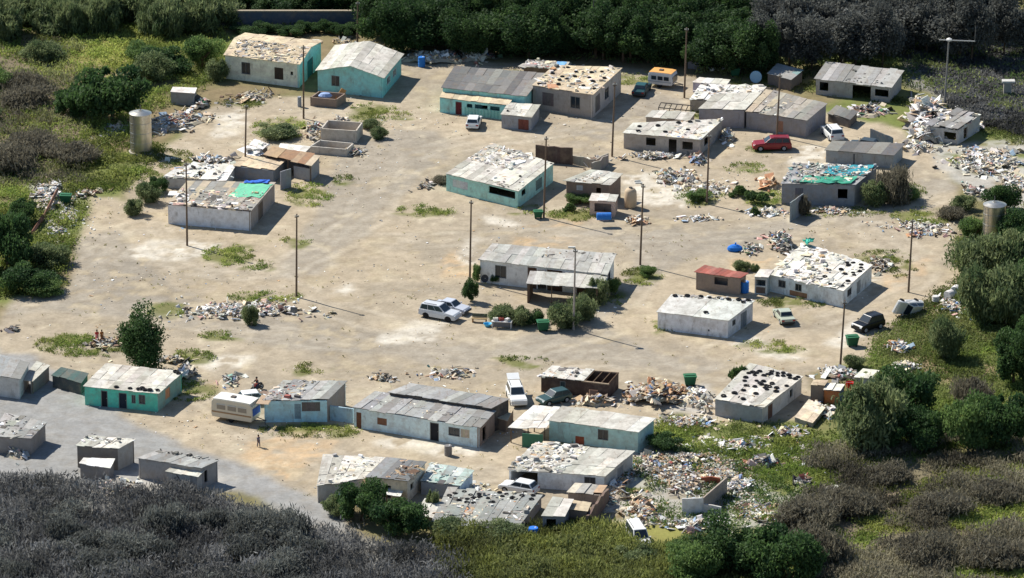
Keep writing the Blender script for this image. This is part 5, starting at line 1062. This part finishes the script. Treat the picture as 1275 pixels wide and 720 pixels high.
# ================================================================ RUBBISH HEAPS
DUMP = RUBBLE+['tan']*8+['brown']*5+['grey']*5+['dgrey']*3
HEAPS = [
 ('white rubble tipped among the shrubs at the far left', 60, 245, 30, 22, .9, 420, PLASTER, .8), ('strip of litter right of the green bin on the left', 108, 242, 26, 7, .3, 110, RUBBLE, .8), ('pale litter trail below the rusty girder', 72, 288, 22, 26, .2, 170, PLASTER, .7),
 ('rubble in front of the steel tank on the left', 142, 163, 22, 12, .5, 150, RUBBLE, .9), ('wide rubble field right of the steel tank on the left', 222, 152, 48, 17, .6, 420, RUBBLE, .9), ('dark and red junk beside the concrete cube hut', 250, 132, 12, 7, .9, 60, MIXED, .9),
 ('rubble strip below the cream gabled house', 312, 122, 46, 9, .35, 170, STONE, .8), ('stone and brick heap by the dark wood, right of the blue drum', 540, 74, 48, 11, .9, 380, RUBBLE, .8), ('tent-like dark junk heap by the dark wood', 592, 72, 22, 9, 1.1, 130, MIXED, 1.1), ('rubbish at the back of the beige block house', 690, 86, 46, 7, .3, 90, RUBBLE, .9),
 ('sparse stones behind the turquoise gabled house', 432, 54, 30, 8, .25, 60, STONE, .8), ('collapsed timber and rubble left of the box ruin', 392, 166, 18, 13, .9, 190, RUBBLE, 1.0), ('rubble inside the box ruin', 424, 156, 20, 7, .9, 110, STONE, .9), ('crumbled edge of the low concrete basin', 440, 190, 22, 9, .25, 80, PLASTER, .8),
 ('great white heap of slabs left of the half-ruined house', 1152, 150, 32, 24, 2.2, 620, PLASTER, 1.6), ('white rubble slope behind the right-hand dirt road', 1232, 200, 52, 24, .4, 700, PLASTER, .9), ('coloured rubbish at the top of the right-hand dirt road', 1214, 240, 18, 11, .5, 140, MIXED, .9), ('pale rubbish below the half-ruined house', 1140, 185, 30, 10, .5, 190, PLASTER, .9), ('rubbish between the upper right house and the white van', 1080, 140, 36, 12, .5, 170, MIXED, .9),
 ('wide spread of white litter beside the right-hand dirt road', 1148, 285, 56, 16, .15, 420, PLASTER, .7), ('orange and red litter in the middle of the white spread', 1140, 293, 14, 6, .25, 60, ['orange', 'red', 'white', 'pink', 'blue'], .7),
 ('long rubble patch beside the pole on the left of the square', 305, 388, 78, 19, .4, 900, PLASTER, .85), ('tall heap of dark and coloured junk behind the slab-covered house', 972, 306, 22, 13, 1.5, 260, MIXED, 1.0), ('coloured rubbish tail right of the blue bag', 937, 312, 18, 8, .5, 100, MIXED, .8), ('grey rubble inside a low kerb behind the slab-covered house', 1096, 330, 22, 10, .35, 170, STONE, .9),
 ('scattered boards and sheets above the long pale blue house', 562, 466, 36, 13, .2, 120, RUBBLE, 1.0), ('grey brush and stones above the long pale blue house', 478, 472, 26, 8, .25, 80, STONE, .8), ('dark scrap pile between the mint green house and the motorbike', 286, 476, 20, 9, .5, 110, MIXED, .8), ('dead branches and scrap at the right end of the mint green house', 232, 466, 13, 12, .9, 100, STONE, .9),
 ('great heap of broken timber and boards right of the dark brown hut', 818, 496, 48, 17, 1.5, 520, WOODY, 1.25), ('white plaster rubble left of the tyre-dotted house', 866, 498, 30, 17, .7, 330, PLASTER, .9), ('timber ends in front of the dark brown hut', 742, 502, 34, 8, .7, 120, WOODY, 1.0),
 ('coloured rubbish in front of the carport house wall', 768, 610, 22, 24, .6, 240, RUBBLE, .9), ('brown timber and brick debris at the bottom of the ruin', 800, 640, 40, 22, .7, 360, WOODY, 1.0), ('debris inside the collapsed white-walled house', 850, 606, 34, 16, .8, 570, DUMP, .62), ('band of white and blue rubbish right of the collapsed house', 920, 606, 32, 15, .5, 280, ['blue', 'lblue']+PLASTER, .8), ('pale stone spread at the bottom of the debris field', 945, 636, 60, 20, .3, 780, DUMP, .62),
 ('upper edge litter of the debris field', 850, 573, 58, 13, .4, 495, DUMP, .62), ('dark sofa-like junk on the green slope', 950, 580, 28, 8, .8, 120, MIXED, 1.1), ('rubbish with a yellow piece on the green slope', 1000, 602, 20, 8, .5, 80, MIXED, .9), ('scraps by the brown scrub on the lower right', 1035, 612, 24, 12, .25, 80, RUBBLE, .8), ('rubbish ring below the tyre-dotted house', 985, 540, 40, 10, .3, 150, RUBBLE, .8),
 ('coloured rubbish heap above the orange-brown hut', 1045, 468, 28, 10, .9, 240, MIXED+['white']*6, .8), ('rubble in the lane right of the tyre-dotted house', 1022, 512, 24, 14, .4, 160, RUBBLE, .8), ('white sacks of rubble beside the round shrub', 1128, 460, 26, 7, .7, 160, ['white', 'white', 'cream', 'grey'], .8), ('blue and orange boards on the waste ground at the right', 1118, 434, 26, 10, .4, 110, ['lblue', 'orange', 'grey', 'white', 'tan', 'blue'], 1.0),
 ('rubbish along the bushes at the right edge of the waste ground', 1186, 382, 24, 22, .3, 160, RUBBLE, .7), ('white litter in front of the grey block house', 815, 196, 46, 6, .35, 210, PLASTER, .8), ('dark junk pile at the corner of the grey block house', 868, 198, 16, 9, .6, 110, MIXED, .8), ('junk spilling out behind the grey block house', 905, 172, 14, 10, .8, 110, RUBBLE, .8), ('boards and slabs below the grey block house', 842, 222, 50, 13, .25, 230, RUBBLE, 1.0), ('orange planks in a heap left of the tarpaulined house', 957, 231, 18, 8, .7, 90, ['orange', 'orange', 'tan', 'cream'], 1.3), ('white litter along the dirt road left of the tarpaulined house', 955, 266, 40, 8, .25, 190, PLASTER, .8), ('rubbish along the foot of the tarpaulined house', 1040, 264, 40, 7, .25, 160, RUBBLE, .7),
 ('orange and white boards right of the blue barrel', 792, 276, 18, 6, .4, 90, ['orange', 'tan', 'white', 'cream'], 1.1), ('mixed rubble on the verge left of the slab-covered house heap', 870, 273, 30, 7, .2, 110, PLASTER, .7), ('rubble in the yard beside the pale green house', 742, 205, 26, 8, .5, 110, RUBBLE, .9), ('pale rubbish round the white cabin trailer', 900, 86, 44, 6, .3, 120, PLASTER, .8),
 ('white rubble beside the small shed in front of the tall hut', 140, 606, 44, 8, .35, 220, PLASTER, .9), ('white rubbish at the foot of the grey block house on the lower left', 22, 566, 24, 9, .5, 110, PLASTER, .9), ('dark stones by the left edge of the track', 16, 411, 14, 5, .3, 50, ['dgrey', 'brown', 'grey'], .7), ('rubble along the foot of the lone tree', 215, 450, 20, 8, .3, 90, STONE, .8), ('grey slabs and stones left of the lone tree', 130, 428, 36, 9, .2, 110, STONE, 1.0), ('rubbish under the little shack of the bottom row', 590, 618, 22, 14, .5, 170, PLASTER, .9), ('white sheets at the left end of the bottom row', 432, 618, 26, 10, .6, 110, ['white', 'white', 'cream', 'grey'], 1.2), ('rubbish on the ground below the pale green house corner', 530, 232, 20, 12, .2, 60, STONE, .7),
]
HEAPS += [
 ('slabs slumped against the left wall of the half-ruined house', 1152, 172, 22, 11, 1.3, 220, PLASTER, 1.4), ('rubble banked behind the half-ruined house', 1206, 160, 26, 10, .9, 200, PLASTER, 1.1),
 ('continuous litter between the debris ruin and the pale teal house', 830, 590, 60, 24, .3, 780, DUMP, .62), ('scattered pale litter over the green slope below the tyre-dotted house', 920, 556, 80, 18, .2, 420, PLASTER, .8), ('dense pale rubbish in the middle of the debris field', 895, 590, 56, 22, .35, 780, DUMP, .62), ('litter running down from the white plaster rubble', 850, 528, 50, 16, .3, 260, RUBBLE, .8), ('thin litter along the edge of the brown scrub', 1000, 575, 40, 24, .2, 200, PLASTER, .7), ('pale slabs and sheets at the bottom of the debris field', 870, 655, 60, 14, .35, 260, PLASTER, 1.0), ('stones and litter at the foot of the pale teal house end wall', 806, 575, 16, 12, .3, 110, RUBBLE, .9),
 ('grey litter on the dirt below the half-ruined house', 1218, 208, 34, 14, .3, 300, PLASTER, .9), ('white litter near the right edge above the steel tank', 1262, 226, 30, 22, .3, 300, PLASTER, .9), ('thin rubbish scatter between the tarpaulined house and the blue barrel', 880, 236, 70, 16, .15, 190, PLASTER, .7), ('litter under the girder end', 90, 270, 26, 22, .2, 160, PLASTER, .7), ('rubble between the low ruined annex and the rust-streaked shack', 262, 200, 40, 8, .3, 160, PLASTER, 1.0)]
for a in HEAPS: heap(*a)
# big boards one can tell apart in the timber heap
for k in range(26):
    a = rng.uniform(0, 6.28); r = rng.random()**.6
    p = P(818+40*r*math.cos(a), 496+13*r*math.sin(a), 0); L = rng.uniform(1.4, 3.2); zc = .5+.9*(1-r)
    m = MB(); e_ = Euler((rng.gauss(0, .3), rng.gauss(0, .4), rng.uniform(0, 3.14))); c_ = vary(PAL[rng.choice(['orange', 'cream', 'tan', 'brown', 'white', 'cream'])], .15)
    m.box(p+Vector((0, 0, zc)), (L, rng.uniform(.2, .6), .06), e_, c_); m.box(p+Vector((0, 0, zc+.05)), (L*.9, .06, .06), e_, vary(c_, .2))
    single(m, 'board', M_WOOD, p+Vector((0, 0, zc)), 'long broken board sticking out of the great timber heap right of the dark brown hut', 'board', 'boards in the great timber heap')
# fine litter everywhere on the bare ground
mb = MB(); N = 0
lx = nr.uniform(-30, 1210, 9000); ly = nr.uniform(90, 640, 9000)
ok = inpoly(lx, ly, SAND)
gxw, gyw = Pn(lx, ly); dens = fbm(gxw, gyw, 9, 77)
for x, y, o_, d_ in zip(gxw, gyw, ok, dens):
    if o_ and rng.random() < max(0, (d_-.40)*3.0):
        s_ = rng.uniform(.04, .13)*(2.2 if rng.random() < .05 else 1)
        mb.box((x, y, .03), (s_*rng.uniform(.8, 2), s_, .05), Euler((rng.gauss(0, .2), rng.gauss(0, .2), rng.uniform(0, 6))), vary(PAL[rng.choice(STONE+['white']*6+['cream', 'cream', 'lblue', 'tan', 'tan'])], .2)); N += 1
single(mb, 'litter', M_JUNK, (0, 0, 0), 'stones and bits of litter strewn over the sandy ground of the settlement', 'litter', kind='stuff')

# ================================================================ GRASS, SCRUB
GR = np.array(lin((112, 130, 62))); GR2 = np.array(lin((150, 156, 84))); DG = np.array(lin((72, 94, 54))); OL = np.array(lin((128, 134, 82))); BRN = np.array(lin((116, 110, 94))); BRN2 = np.array(lin((142, 136, 112))); GY = np.array(lin((140, 140, 138))); GYD = np.array(lin((92, 92, 88)))
def tufts(name, label, cat, px, py, hgt, size, per, c0, c1, up=.6, spread=.25, asp=2.4):
    """leafy tufts on given ground points (picture arrays)"""
    x, y = Pn(px, py); n = len(x)
    hh = hgt*(0.45+1.1*fbm(x, y, 3.2, 60)) if np.isscalar(hgt) else hgt
    k = np.repeat(np.arange(n), per); m = len(k)
    cx = x[k]+nr.normal(0, spread, m); cy = y[k]+nr.normal(0, spread, m); cz = np.abs(nr.random(m)**.8)*hh[k]+.02
    t = np.clip((fbm(x, y, 2.6, 63)-.3)*2.4, 0, 1)[k][:, None]
    col = (c0*(1-t)+c1*t)*(0.7+.6*nr.random((m, 1)))*(.55+.9*np.clip((fbm(x, y, 9, 66)-.3)*2.5, 0, 1))[k][:, None]
    me_ = leaf_mesh(name, np.stack([cx, cy, cz], 1), size*(.6+.8*nr.random(m)), col, asp, up)
    o = bpy.data.objects.new(name, me_); COL.objects.link(o); return tag(o, label, cat, None, 'stuff')
def scatter(polys, n, thr=None, s=4, o=70, sub=None):
    xs, ys = [], []
    for p in polys:
        a = np.array(p); x0, y0 = a.min(0); x1, y1 = a.max(0)
        x = nr.uniform(x0, x1, n); y = nr.uniform(y0, y1, n); k = inpoly(x, y, p); xs.append(x[k]); ys.append(y[k])
    x = np.concatenate(xs); y = np.concatenate(ys)
    if sub is not None: 
        k = ~inpoly(x, y, sub); x, y = x[k], y[k]
    if thr is not None:
        a, b = Pn(x, y); k = fbm(a, b, s, o)+nr.normal(0, .03, len(x)) > thr; x, y = x[k], y[k]
    return x, y
# grass in the settlement
gx_, gy_ = [], []
for cx, cy, rx, ry in GREEN:
    n = int(rx*ry*1.5); r = np.sqrt(nr.random(n))*1.1; a = nr.uniform(0, 6.283, n); gx_.append(cx+rx*r*np.cos(a)); gy_.append(cy+ry*r*np.sin(a))
gx_ = np.concatenate(gx_); gy_ = np.concatenate(gy_); a, b = Pn(gx_, gy_); k = fbm(a, b, 1.3, 71)+nr.normal(0, .05, len(a)) > .53; gx_, gy_ = gx_[k], gy_[k]
tufts('grass', 'short green grass and weeds in patches on the sandy ground', 'grass', gx_, gy_, .2, .09, 6, GR, GR2, .5, .16)
x, y = scatter([SAND], 3600, .62, 2.5, 74)
tufts('weeds', 'thin dry weeds dotted over the sandy ground', 'weeds', x, y, .12, .09, 4, np.array(lin((160, 150, 106))), np.array(lin((140, 136, 84))), .5, .12)
LEFT = [(-60, -30), (280, -30), (280, 95), (215, 130), (160, 150), (205, 190), (190, 205), (150, 240), (112, 240), (92, 300), (76, 362), (40, 370), (-60, 375)]
x, y = scatter([LEFT], 3600, .45, 5, 80); k = (x < 110) & (y > 50) & (y < 235)
tufts('scrub', 'grey-brown dry scrub covering the slope on the left', 'scrub', x[k], y[k], .8, .12, 28, BRN, OL, .7, .5, 4.0)
x, y = scatter([LEFT], 6200, .40, 4, 82); k = ~((x < 100) & (y > 70) & (y < 225)) | (nr.random(len(x)) < .35)
tufts('ground_cover', 'green and yellowish undergrowth on the slope on the left', 'undergrowth', x[k], y[k], .6, .14, 30, GR, GR2*1.1, .5, .45)
x, y = scatter([LEFT], 2600); 
tufts('low_herbs', 'low olive herbs between the shrubs on the left', 'herbs', x, y, .3, .13, 16, OL, GR, .5, .45)
LL = [(-60, 604), (60, 600), (100, 612), (170, 618), (215, 612), (270, 624), (330, 645), (420, 668), (560, 700), (600, 760), (-60, 770)]
x, y = scatter([LL], 4200, .36, 5, 83)
tufts('dry_scrub', 'grey-brown leafless scrub filling the lower left corner', 'scrub', x, y, 1.4, .11, 34, GY*.5, GY*.95, .8, .55, 5.5)
x, y = scatter([LL], 2600, .52, 5, 84)
tufts('dark_scrub', 'darker thick scrub in clumps across the lower left corner', 'scrub', x, y, 2.0, .13, 36, GYD*.6, GY*.7, .6, .6, 3.5)
RL_ = [(1015, 560), (1090, 562), (1200, 550), (1300, 545), (1300, 760), (880, 760), (960, 665), (1010, 640), (1000, 590)]
x, y = scatter([RL_], 4600, .5, 5, 86)
tufts('brown_scrub', 'brown twiggy scrub over the lower right slope', 'scrub', x, y, 1.0, .11, 34, BRN*.85, BRN2*.9, .75, .5, 5.0)
x, y = scatter([RL_], 4200, .40, 5, 88)
tufts('green_undergrowth', 'bright green undergrowth between the brown scrub on the lower right', 'undergrowth', x, y, .4, .13, 28, GR, GR2*1.05, .5, .4)
BT = [(540, 664), (640, 666), (690, 655), (770, 662), (800, 690), (880, 680), (960, 690), (980, 760), (560, 760)]
x, y = scatter([BT], 3600)
tufts('reeds', 'tall olive green reeds along the bottom edge of the picture', 'reeds', x, y, 1.3, .12, 30, OL*.62, GR2*.6, .8, .4, 4.0)
MD = [(805, 545), (830, 520), (870, 530), (880, 550), (960, 540), (1030, 545), (1020, 600), (960, 610), (930, 570), (850, 560)]
x, y = scatter([MD], 3000, .5, 3, 90)
tufts('meadow', 'rank green grass on the slope below the tyre-dotted house', 'grass', x, y, .35, .12, 20, GR, GR2*.9, .6, .3)
RT = [(1190, 300), (1290, 250), (1290, 560), (1130, 560), (1060, 545), (1100, 465), (1165, 440), (1200, 400)]
x, y = scatter([[(770, 585), (830, 555), (930, 560), (1000, 600), (1000, 650), (900, 662), (780, 650)]], 1500, .47, 2.2, 97)
tufts('dump_weeds', 'green weeds growing up through the rubbish of the debris field', 'weeds', x, y, .45, .11, 14, GR*.9, DG, .5, .3)
x, y = scatter([RT], 3000, .36, 5, 92)
x2, y2 = scatter([RT, [(805, 545), (830, 520), (1010, 530), (1060, 460), (1130, 440), (1190, 420), (1200, 560), (1020, 620), (880, 590)], [(960, 108), (1010, 104), (1290, 150), (1290, 185), (1190, 160), (1120, 130)], [(1090, 420), (1200, 340), (1220, 470), (1080, 470)]], 2600, .34, 4, 96)
tufts('rough_herbs', 'low rough herbs and grass around the bushes and rubbish on the right', 'herbs', x2, y2, .22, .12, 16, OL*.9, GR, .5, .45)
tufts('right_undergrowth', 'mixed green and dry undergrowth among the bushes on the right', 'undergrowth', x, y, .5, .13, 32, OL*.8, GR, .5, .45)
TB = [(470, 40), (560, 58), (640, 74), (760, 78), (860, 92), (960, 100), (1010, 98), (1130, 110), (1290, 150), (1290, -30), (280, -30), (290, 30), (400, 40)]
x, y = scatter([TB], 4000, .36, 5, 94)
tufts('wood_undergrowth', 'dark undergrowth beneath the trees along the top edge', 'undergrowth', x, y, .7, .16, 24, DG, OL, .5, .5)
x, y = scatter([[(1130, 60), (1290, 60), (1290, 175), (1190, 150)]], 1800)
tufts('grey_grass', 'dull grey-green grass beyond the half-ruined house at the upper right', 'grass', x, y, .5, .2, 16, GYD*.7, GY*.6, .6, .4)

# ================================================================ SHRUBS AND TREES
def proto(nm, rad, hgt, n, base, tip, clumps, size, up=0., z0=.08, asp=1.8, trunk=None, th=None, fuzz=.12):
    t = bpy.data.objects.new(nm, None); 
    me_ = crown_mesh('crown' if trunk else 'foliage', rad, hgt, n, base, tip, clumps, size, up, z0, asp, fuzz)
    kids = [('crown' if trunk else 'foliage', me_)]
    tm = trunk_mb(hgt*(th or .75), trunk or .06*rad, 5, rad*.55).build('trunk' if trunk else 'stems', M_BARK); tmd = tm.data; bpy.data.objects.remove(tm)
    kids.append(('trunk' if trunk else 'stems', tmd)); bpy.data.objects.remove(t)
    return (nm, rad, hgt, kids)
def plant(pr, px, py, rpx, label, cat, hpx=None, group=None, jit=True):
    nm, rad, hgt, kids = pr; b = P(px, py); k = (rpx/hs(px, py))/rad; kz = (hpx/vs(px, py))/hgt if hpx else k*rng.uniform(.85, 1.1)
    t = thing(nm, label, cat, b, rng.uniform(0, 6.28), group); t.scale = (k, k, kz)
    for n_, me_ in kids:
        o = bpy.data.objects.new(n_, me_); COL.objects.link(o); o.parent = t
    return t
DGT = tuple(np.array(lin((44, 70, 42)))); MGT = tuple(np.array(lin((88, 114, 64)))); OLT = tuple(np.array(lin((150, 158, 110)))); LGT = tuple(np.array(lin((112, 134, 76)))); BRT = tuple(np.array(lin((124, 118, 100)))); BRD = tuple(np.array(lin((92, 88, 76)))); GRT = tuple(np.array(lin((136, 138, 130)))); GRD = tuple(np.array(lin((60, 62, 60))))
PD = [proto('shrub', 2.5, 3.0, 9000, DGT, MGT, 22, .14) for _ in range(3)]
PO = [proto('shrub', 2.5, 3.0, 10000, tuple(np.array(DGT)*1.2), OLT, 30, .12, .35, .04, 3.2, fuzz=.22) for _ in range(3)]
PL = [proto('shrub', 2.5, 2.6, 8000, MGT, LGT, 20, .13) for _ in range(2)]
PB = [proto('dry_shrub', 2.2, 2.0, 6500, BRD, BRT, 26, .1, .6, .03, 5.0, fuzz=.45) for _ in range(2)]
PGS = [proto('grey_shrub', 2.2, 2.2, 7000, GRD, GRT, 26, .1, .6, .03, 5.0, fuzz=.45) for _ in range(2)]
PS = [proto('small_bush', 1.0, 1.1, 900, DGT, LGT, 8, .16, .2) for _ in range(2)]
PT = [proto('broad_tree', 3.2, 7.0, 12000, tuple(np.array(DGT)*.8), tuple(np.array(MGT)*.8), 34, .2, 0, .1, 1.8, .22, .7) for _ in range(3)]
PG = [proto('grey_tree', 3.0, 7.5, 7000, tuple(np.array(GRD)*.8), tuple(np.array(GRT)*.8), 30, .18, .3, .16, 2.4, .16, .8) for _ in range(3)]
PR = [proto('giant_reed', 2.5, 4.0, 5200, tuple(np.array(DGT)*1.2), OLT, 26, .15, .7, .03, 6.0) for _ in range(2)]
PLT = proto('bushy_tree', 2.4, 5.4, 13000, tuple(np.array(DGT)*.85), tuple(np.array(MGT)*.95), 40, .15, 0, .02, 1.7, .16, .75)
PC = [proto('round_tree', 2.6, 5.2, 12000, tuple(np.array(DGT)*.8), MGT, 30, .16, 0, .1, 1.6, .2, .7)]
# right-hand thicket
for i, (x, y, r, h_, pr, lb) in enumerate([
    (1222, 345, 30, 52, PO[0], 'large olive-leaved shrub just below the steel tank on the right'), (1262, 352, 34, 62, PO[1], 'large olive-leaved shrub at the right edge below the steel tank'), (1218, 402, 30, 62, PO[2], 'olive-leaved shrub at the left front of the right-hand thicket'),
    (1252, 408, 34, 70, PO[0], 'tall olive-leaved shrub in the middle front of the right-hand thicket'), (1285, 395, 36, 66, PD[0], 'dark shrub at the right front of the right-hand thicket'), (1275, 312, 28, 46, PD[1], 'dark bush right behind the steel tank'),
    (1212, 300, 18, 26, PL[0], 'light green bush left of the steel tank on the right'), (1184, 272, 14, 13, PB[0], 'brownish bush beside the white litter spread near the right-hand dirt road'), (1198, 262, 16, 18, PO[1], 'grey-green bush above the steel tank on the right'), (1248, 262, 22, 30, PD[2], 'dark bush beyond the top of the steel tank on the right'), (1175, 448, 20, 46, PO[2], 'upright grey-green shrub standing alone right of the white sacks'),
    (1262, 480, 28, 70, PC[0], 'very dark round tree at the right edge of the picture'), (1292, 452, 24, 60, PC[0], 'dark tree cut off by the right edge of the picture'), (1080, 558, 44, 84, PO[1], 'big pale olive shrub right of the orange-brown hut'), (1130, 528, 42, 62, PD[1], 'big dark shrub behind the pale olive one on the lower right'),
    (1152, 556, 30, 42, PD[2], 'dark green bush between the big pale olive shrub and the right bushes'), (1205, 556, 32, 58, PL[1], 'mid green bush in the right-hand row below the dark round tree'), (1252, 556, 34, 62, PD[0], 'dark bush at the right end of the lower row'), (1212, 505, 20, 32, PB[1], 'dry brownish bush above the right-hand row'), (1105, 560, 26, 40, PD[0], 'dark bush at the foot of the big pale olive shrub'),
    (912, 716, 42, 70, PC[0], 'round dark green tree at the bottom edge below the debris field'), (975, 728, 44, 66, PD[1], 'dark green bush at the bottom edge right of the round tree'), (870, 728, 32, 50, PL[0], 'light green bush at the bottom edge left of the round tree'), (1020, 700, 30, 36, PB[0], 'brown dry bush right of the bottom round tree'),
    (1000, 655, 34, 28, PB[1], 'brown dry bush at the edge of the pale stone spread'), (1060, 640, 30, 24, PB[0], 'wide brown dry bush on the lower right slope'), (1110, 600, 24, 18, PB[1], 'low brown dry bush below the big olive shrub'), (1170, 640, 30, 22, PB[0], 'brown dry bush in the middle of the lower right slope'), (1240, 620, 26, 20, PB[1], 'brown dry bush near the lower right edge'), (1150, 700, 32, 26, PB[0], 'brown dry bush at the bottom of the lower right slope'), (1240, 706, 32, 26, PB[1], 'brown dry bush in the lower right corner'),
    # left side
    (140, 150, 46, 62, PD[0], 'big very dark shrub behind the steel tank on the left'), (92, 145, 26, 30, PD[1], 'dark bush left of the big very dark shrub'), (205, 88, 30, 26, PD[2], 'dark low bush above the concrete cube hut'), (252, 84, 22, 34, PL[0], 'green bush left of the cream gabled house'), (272, 100, 14, 26, PO[1], 'grey-green bush against the left end of the cream gabled house'), (186, 100, 22, 30, PO[0], 'olive bush right above the big very dark shrub'), (175, 78, 22, 22, PL[1], 'yellowish bush in the upper left scrub'),
    (10, 335, 34, 66, PD[1], 'dark shrub at the left edge beside the rusty girder'), (30, 362, 30, 30, PD[2], 'low dark bush at the left edge of the sand'), (56, 365, 22, 15, PL[0], 'low green bush nearest the sand on the left edge'), (28, 276, 18, 26, PD[0], 'dark bush in front of the white rubble on the far left'), (166, 268, 12, 20, PO[1], 'grey-green bush left of the pale blue block house'), (182, 252, 14, 22, PO[2], 'grey-green bush behind the first one left of the pale blue block house'), (196, 240, 12, 18, PD[1], 'dark bush beside the low ruined annex'),
    (30, 130, 28, 18, PB[0], 'brown dry bush on the upper left slope'), (50, 190, 28, 18, PB[1], 'brown dry bush in the middle of the left slope'), (10, 210, 30, 26, PB[0], 'brown dry bush at the left edge'), (95, 200, 26, 20, PB[1], 'brown dry bush just left of the steel tank'),
    # lone tree and the bottom bushes
    (178, 464, 27, 68, PLT, 'lone bushy green tree behind the mint green house'), (450, 648, 30, 46, PD[1], 'dark bush in front of the cream shack at the bottom row'), (492, 668, 34, 44, PD[0], 'dark bush below the cream shack on the bottom row'), (420, 640, 18, 22, PO[0], 'olive bush at the left end of the bottom row'), (538, 640, 8, 30, PO[1], 'thin upright bush between the cream shack and the little shack'), (560, 672, 26, 22, PO[2], 'olive bush at the left front of the weathered grey shack'), (620, 672, 26, 22, PO[0], 'olive bush in front of the weathered grey shack'),
    # square
    (586, 376, 9, 26, PD[1], 'upright bush with a reddish foot left of the porch house'), (594, 352, 6, 22, PL[1], 'thin green bush at the left corner of the porch house'), (626, 400, 16, 20, PO[0], 'olive bush at the left end of the porch house hedge'), (648, 404, 15, 22, PO[1], 'olive bush second in the porch house hedge'), (668, 404, 12, 16, PD[2], 'low dark bush beside the buried green bin'), (698, 408, 18, 26, PO[2], 'olive bush beside the grey pole in the hedge'), (722, 398, 17, 30, PO[0], 'tall olive bush right of the grey pole in the hedge'), (742, 380, 14, 34, PO[1], 'olive bush at the right end of the hedge by the porch'), (766, 366, 10, 18, PL[0], 'green bush at the right end wall of the porch house'), (618, 352, 8, 12, PD[0], 'small dark bush under the white window of the porch house'),
    (870, 250, 14, 12, PL[1], 'low bush at the foot of the pole below the grey block house'), (919, 244, 12, 13, PS[0], 'round bush left of the pair below the red car yard'), (948, 252, 18, 15, PS[1], 'wide bush right of the pair below the red car yard'), (942, 268, 7, 9, PS[0], 'small round bush beside the dirt road below the red car yard'), (1112, 250, 20, 34, PB[0], 'brown-green bush at the right end wall of the tarpaulined house'), (1090, 256, 16, 30, PO[1], 'grey-green bush close to the right wall of the tarpaulined house'), (1128, 248, 16, 14, PL[0], 'bright green low bush in the bend of the right-hand dirt road'),
    (925, 337, 9, 12, PO[0], 'grey-green tuft behind the red-roofed shed'), (940, 338, 6, 9, PO[1], 'small grey tuft left of the slab-covered house'), (722, 254, 16, 12, PL[1], 'green weeds in front of the small brown house'), (313, 404, 9, 24, PO[0], 'straggly bush in the long rubble patch'), (348, 170, 26, 14, PO[1], 'low green bush behind the rust-streaked shack'), (472, 172, 10, 12, PO[2], 'small grey-green bush right of the box ruin'), (920, 484, 12, 26, PS[1], 'small bush growing at the front of the tyre-dotted roof'),
    (708, 262, 8, 9, PS[0], 'small green bush by the corner of the pale green house'), (808, 344, 10, 12, PL[0], 'green weeds at the foot of the pole right of the porch house'), (830, 560, 22, 18, PD[0], 'dark green weeds against the pale teal house end wall'), (1062, 458, 12, 14, PO[2], 'grey bush at the foot of the dark pole'), (550, 228, 10, 8, PB[0], 'dry weeds left of the pale green house'), (460, 160, 10, 10, PO[0], 'grey weeds beside the box ruin'), (1000, 268, 8, 22, PB[1], 'dry brush behind the thin panel fence'), (795, 700, 26, 20, PO[1], 'olive bush below the dumped white van'), (850, 690, 20, 18, PL[1], 'green bush right of the dumped white van')]):
    plant(pr, x, y, r, lb, 'tree' if 'tree' in pr[0] else 'bush', h_)
# giant reeds on the top left
for i in range(34):
    x = rng.uniform(-20, 285); y = rng.uniform(22, 52)-x*.03
    plant(rng.choice(PR), x, y, rng.uniform(16, 26), 'clump of tall grey-green reeds in the thicket along the top left edge', 'reeds', rng.uniform(30, 44), 'reed clumps along the top left edge')
for i in range(8):
    x = rng.uniform(-20, 130); y = rng.uniform(60, 330)
    if x > 90 and y > 130: continue
    plant(rng.choice(PB+PO+PL), x, y, rng.uniform(16, 30), 'low shrub scattered among the scrub on the left slope', 'bush', rng.uniform(14, 24), 'scattered shrubs on the left slope')
for i in range(26):
    x = rng.uniform(-20, 560); lo = 640+max(0, x-250)*.22
    y = rng.uniform(lo, 760)
    plant(rng.choice(PGS), x, y, rng.uniform(18, 34), 'grey-brown leafless shrub in the thicket of the lower left corner', 'bush', rng.uniform(16, 36), 'leafless shrubs in the lower left corner')
# dark wood along the top
for i in range(73):
    row = i % 3; x = 480+(i//3)*19.5+rng.uniform(-8, 8); base = 66+max(0, x-560)*.055
    if x > 900: base = 92
    y = base-row*20+rng.uniform(-5, 4)
    plant(rng.choice(PT), x, y, rng.uniform(22, 34), 'dark green tree in the dense wood along the top edge', 'tree', rng.uniform(44, 66), 'trees of the dense dark wood')
for i in range(34):
    row = i % 3; x = 955+(i//3)*29+rng.uniform(-9, 9); y = (86 if x < 1110 else 74)-row*24+rng.uniform(-6, 4)
    plant(rng.choice(PG), x, y, rng.uniform(22, 34), 'greyish loose-leaved tree in the wood at the upper right', 'tree', rng.uniform(54, 76), 'greyish trees at the upper right')
for i in range(14):
    x = 285+i*14+rng.uniform(-5, 5); plant(rng.choice(PT), x, rng.uniform(6, 22), rng.uniform(18, 28), 'dark tree beyond the blue-grey boundary wall', 'tree', rng.uniform(26, 40), 'trees beyond the boundary wall')
for i in range(12):
    x = 300+i*13; plant(rng.choice(PD), x, rng.uniform(38, 46), rng.uniform(9, 15), 'dark low bush at the foot of the blue-grey boundary wall', 'bush', rng.uniform(8, 14), 'bushes at the foot of the boundary wall')
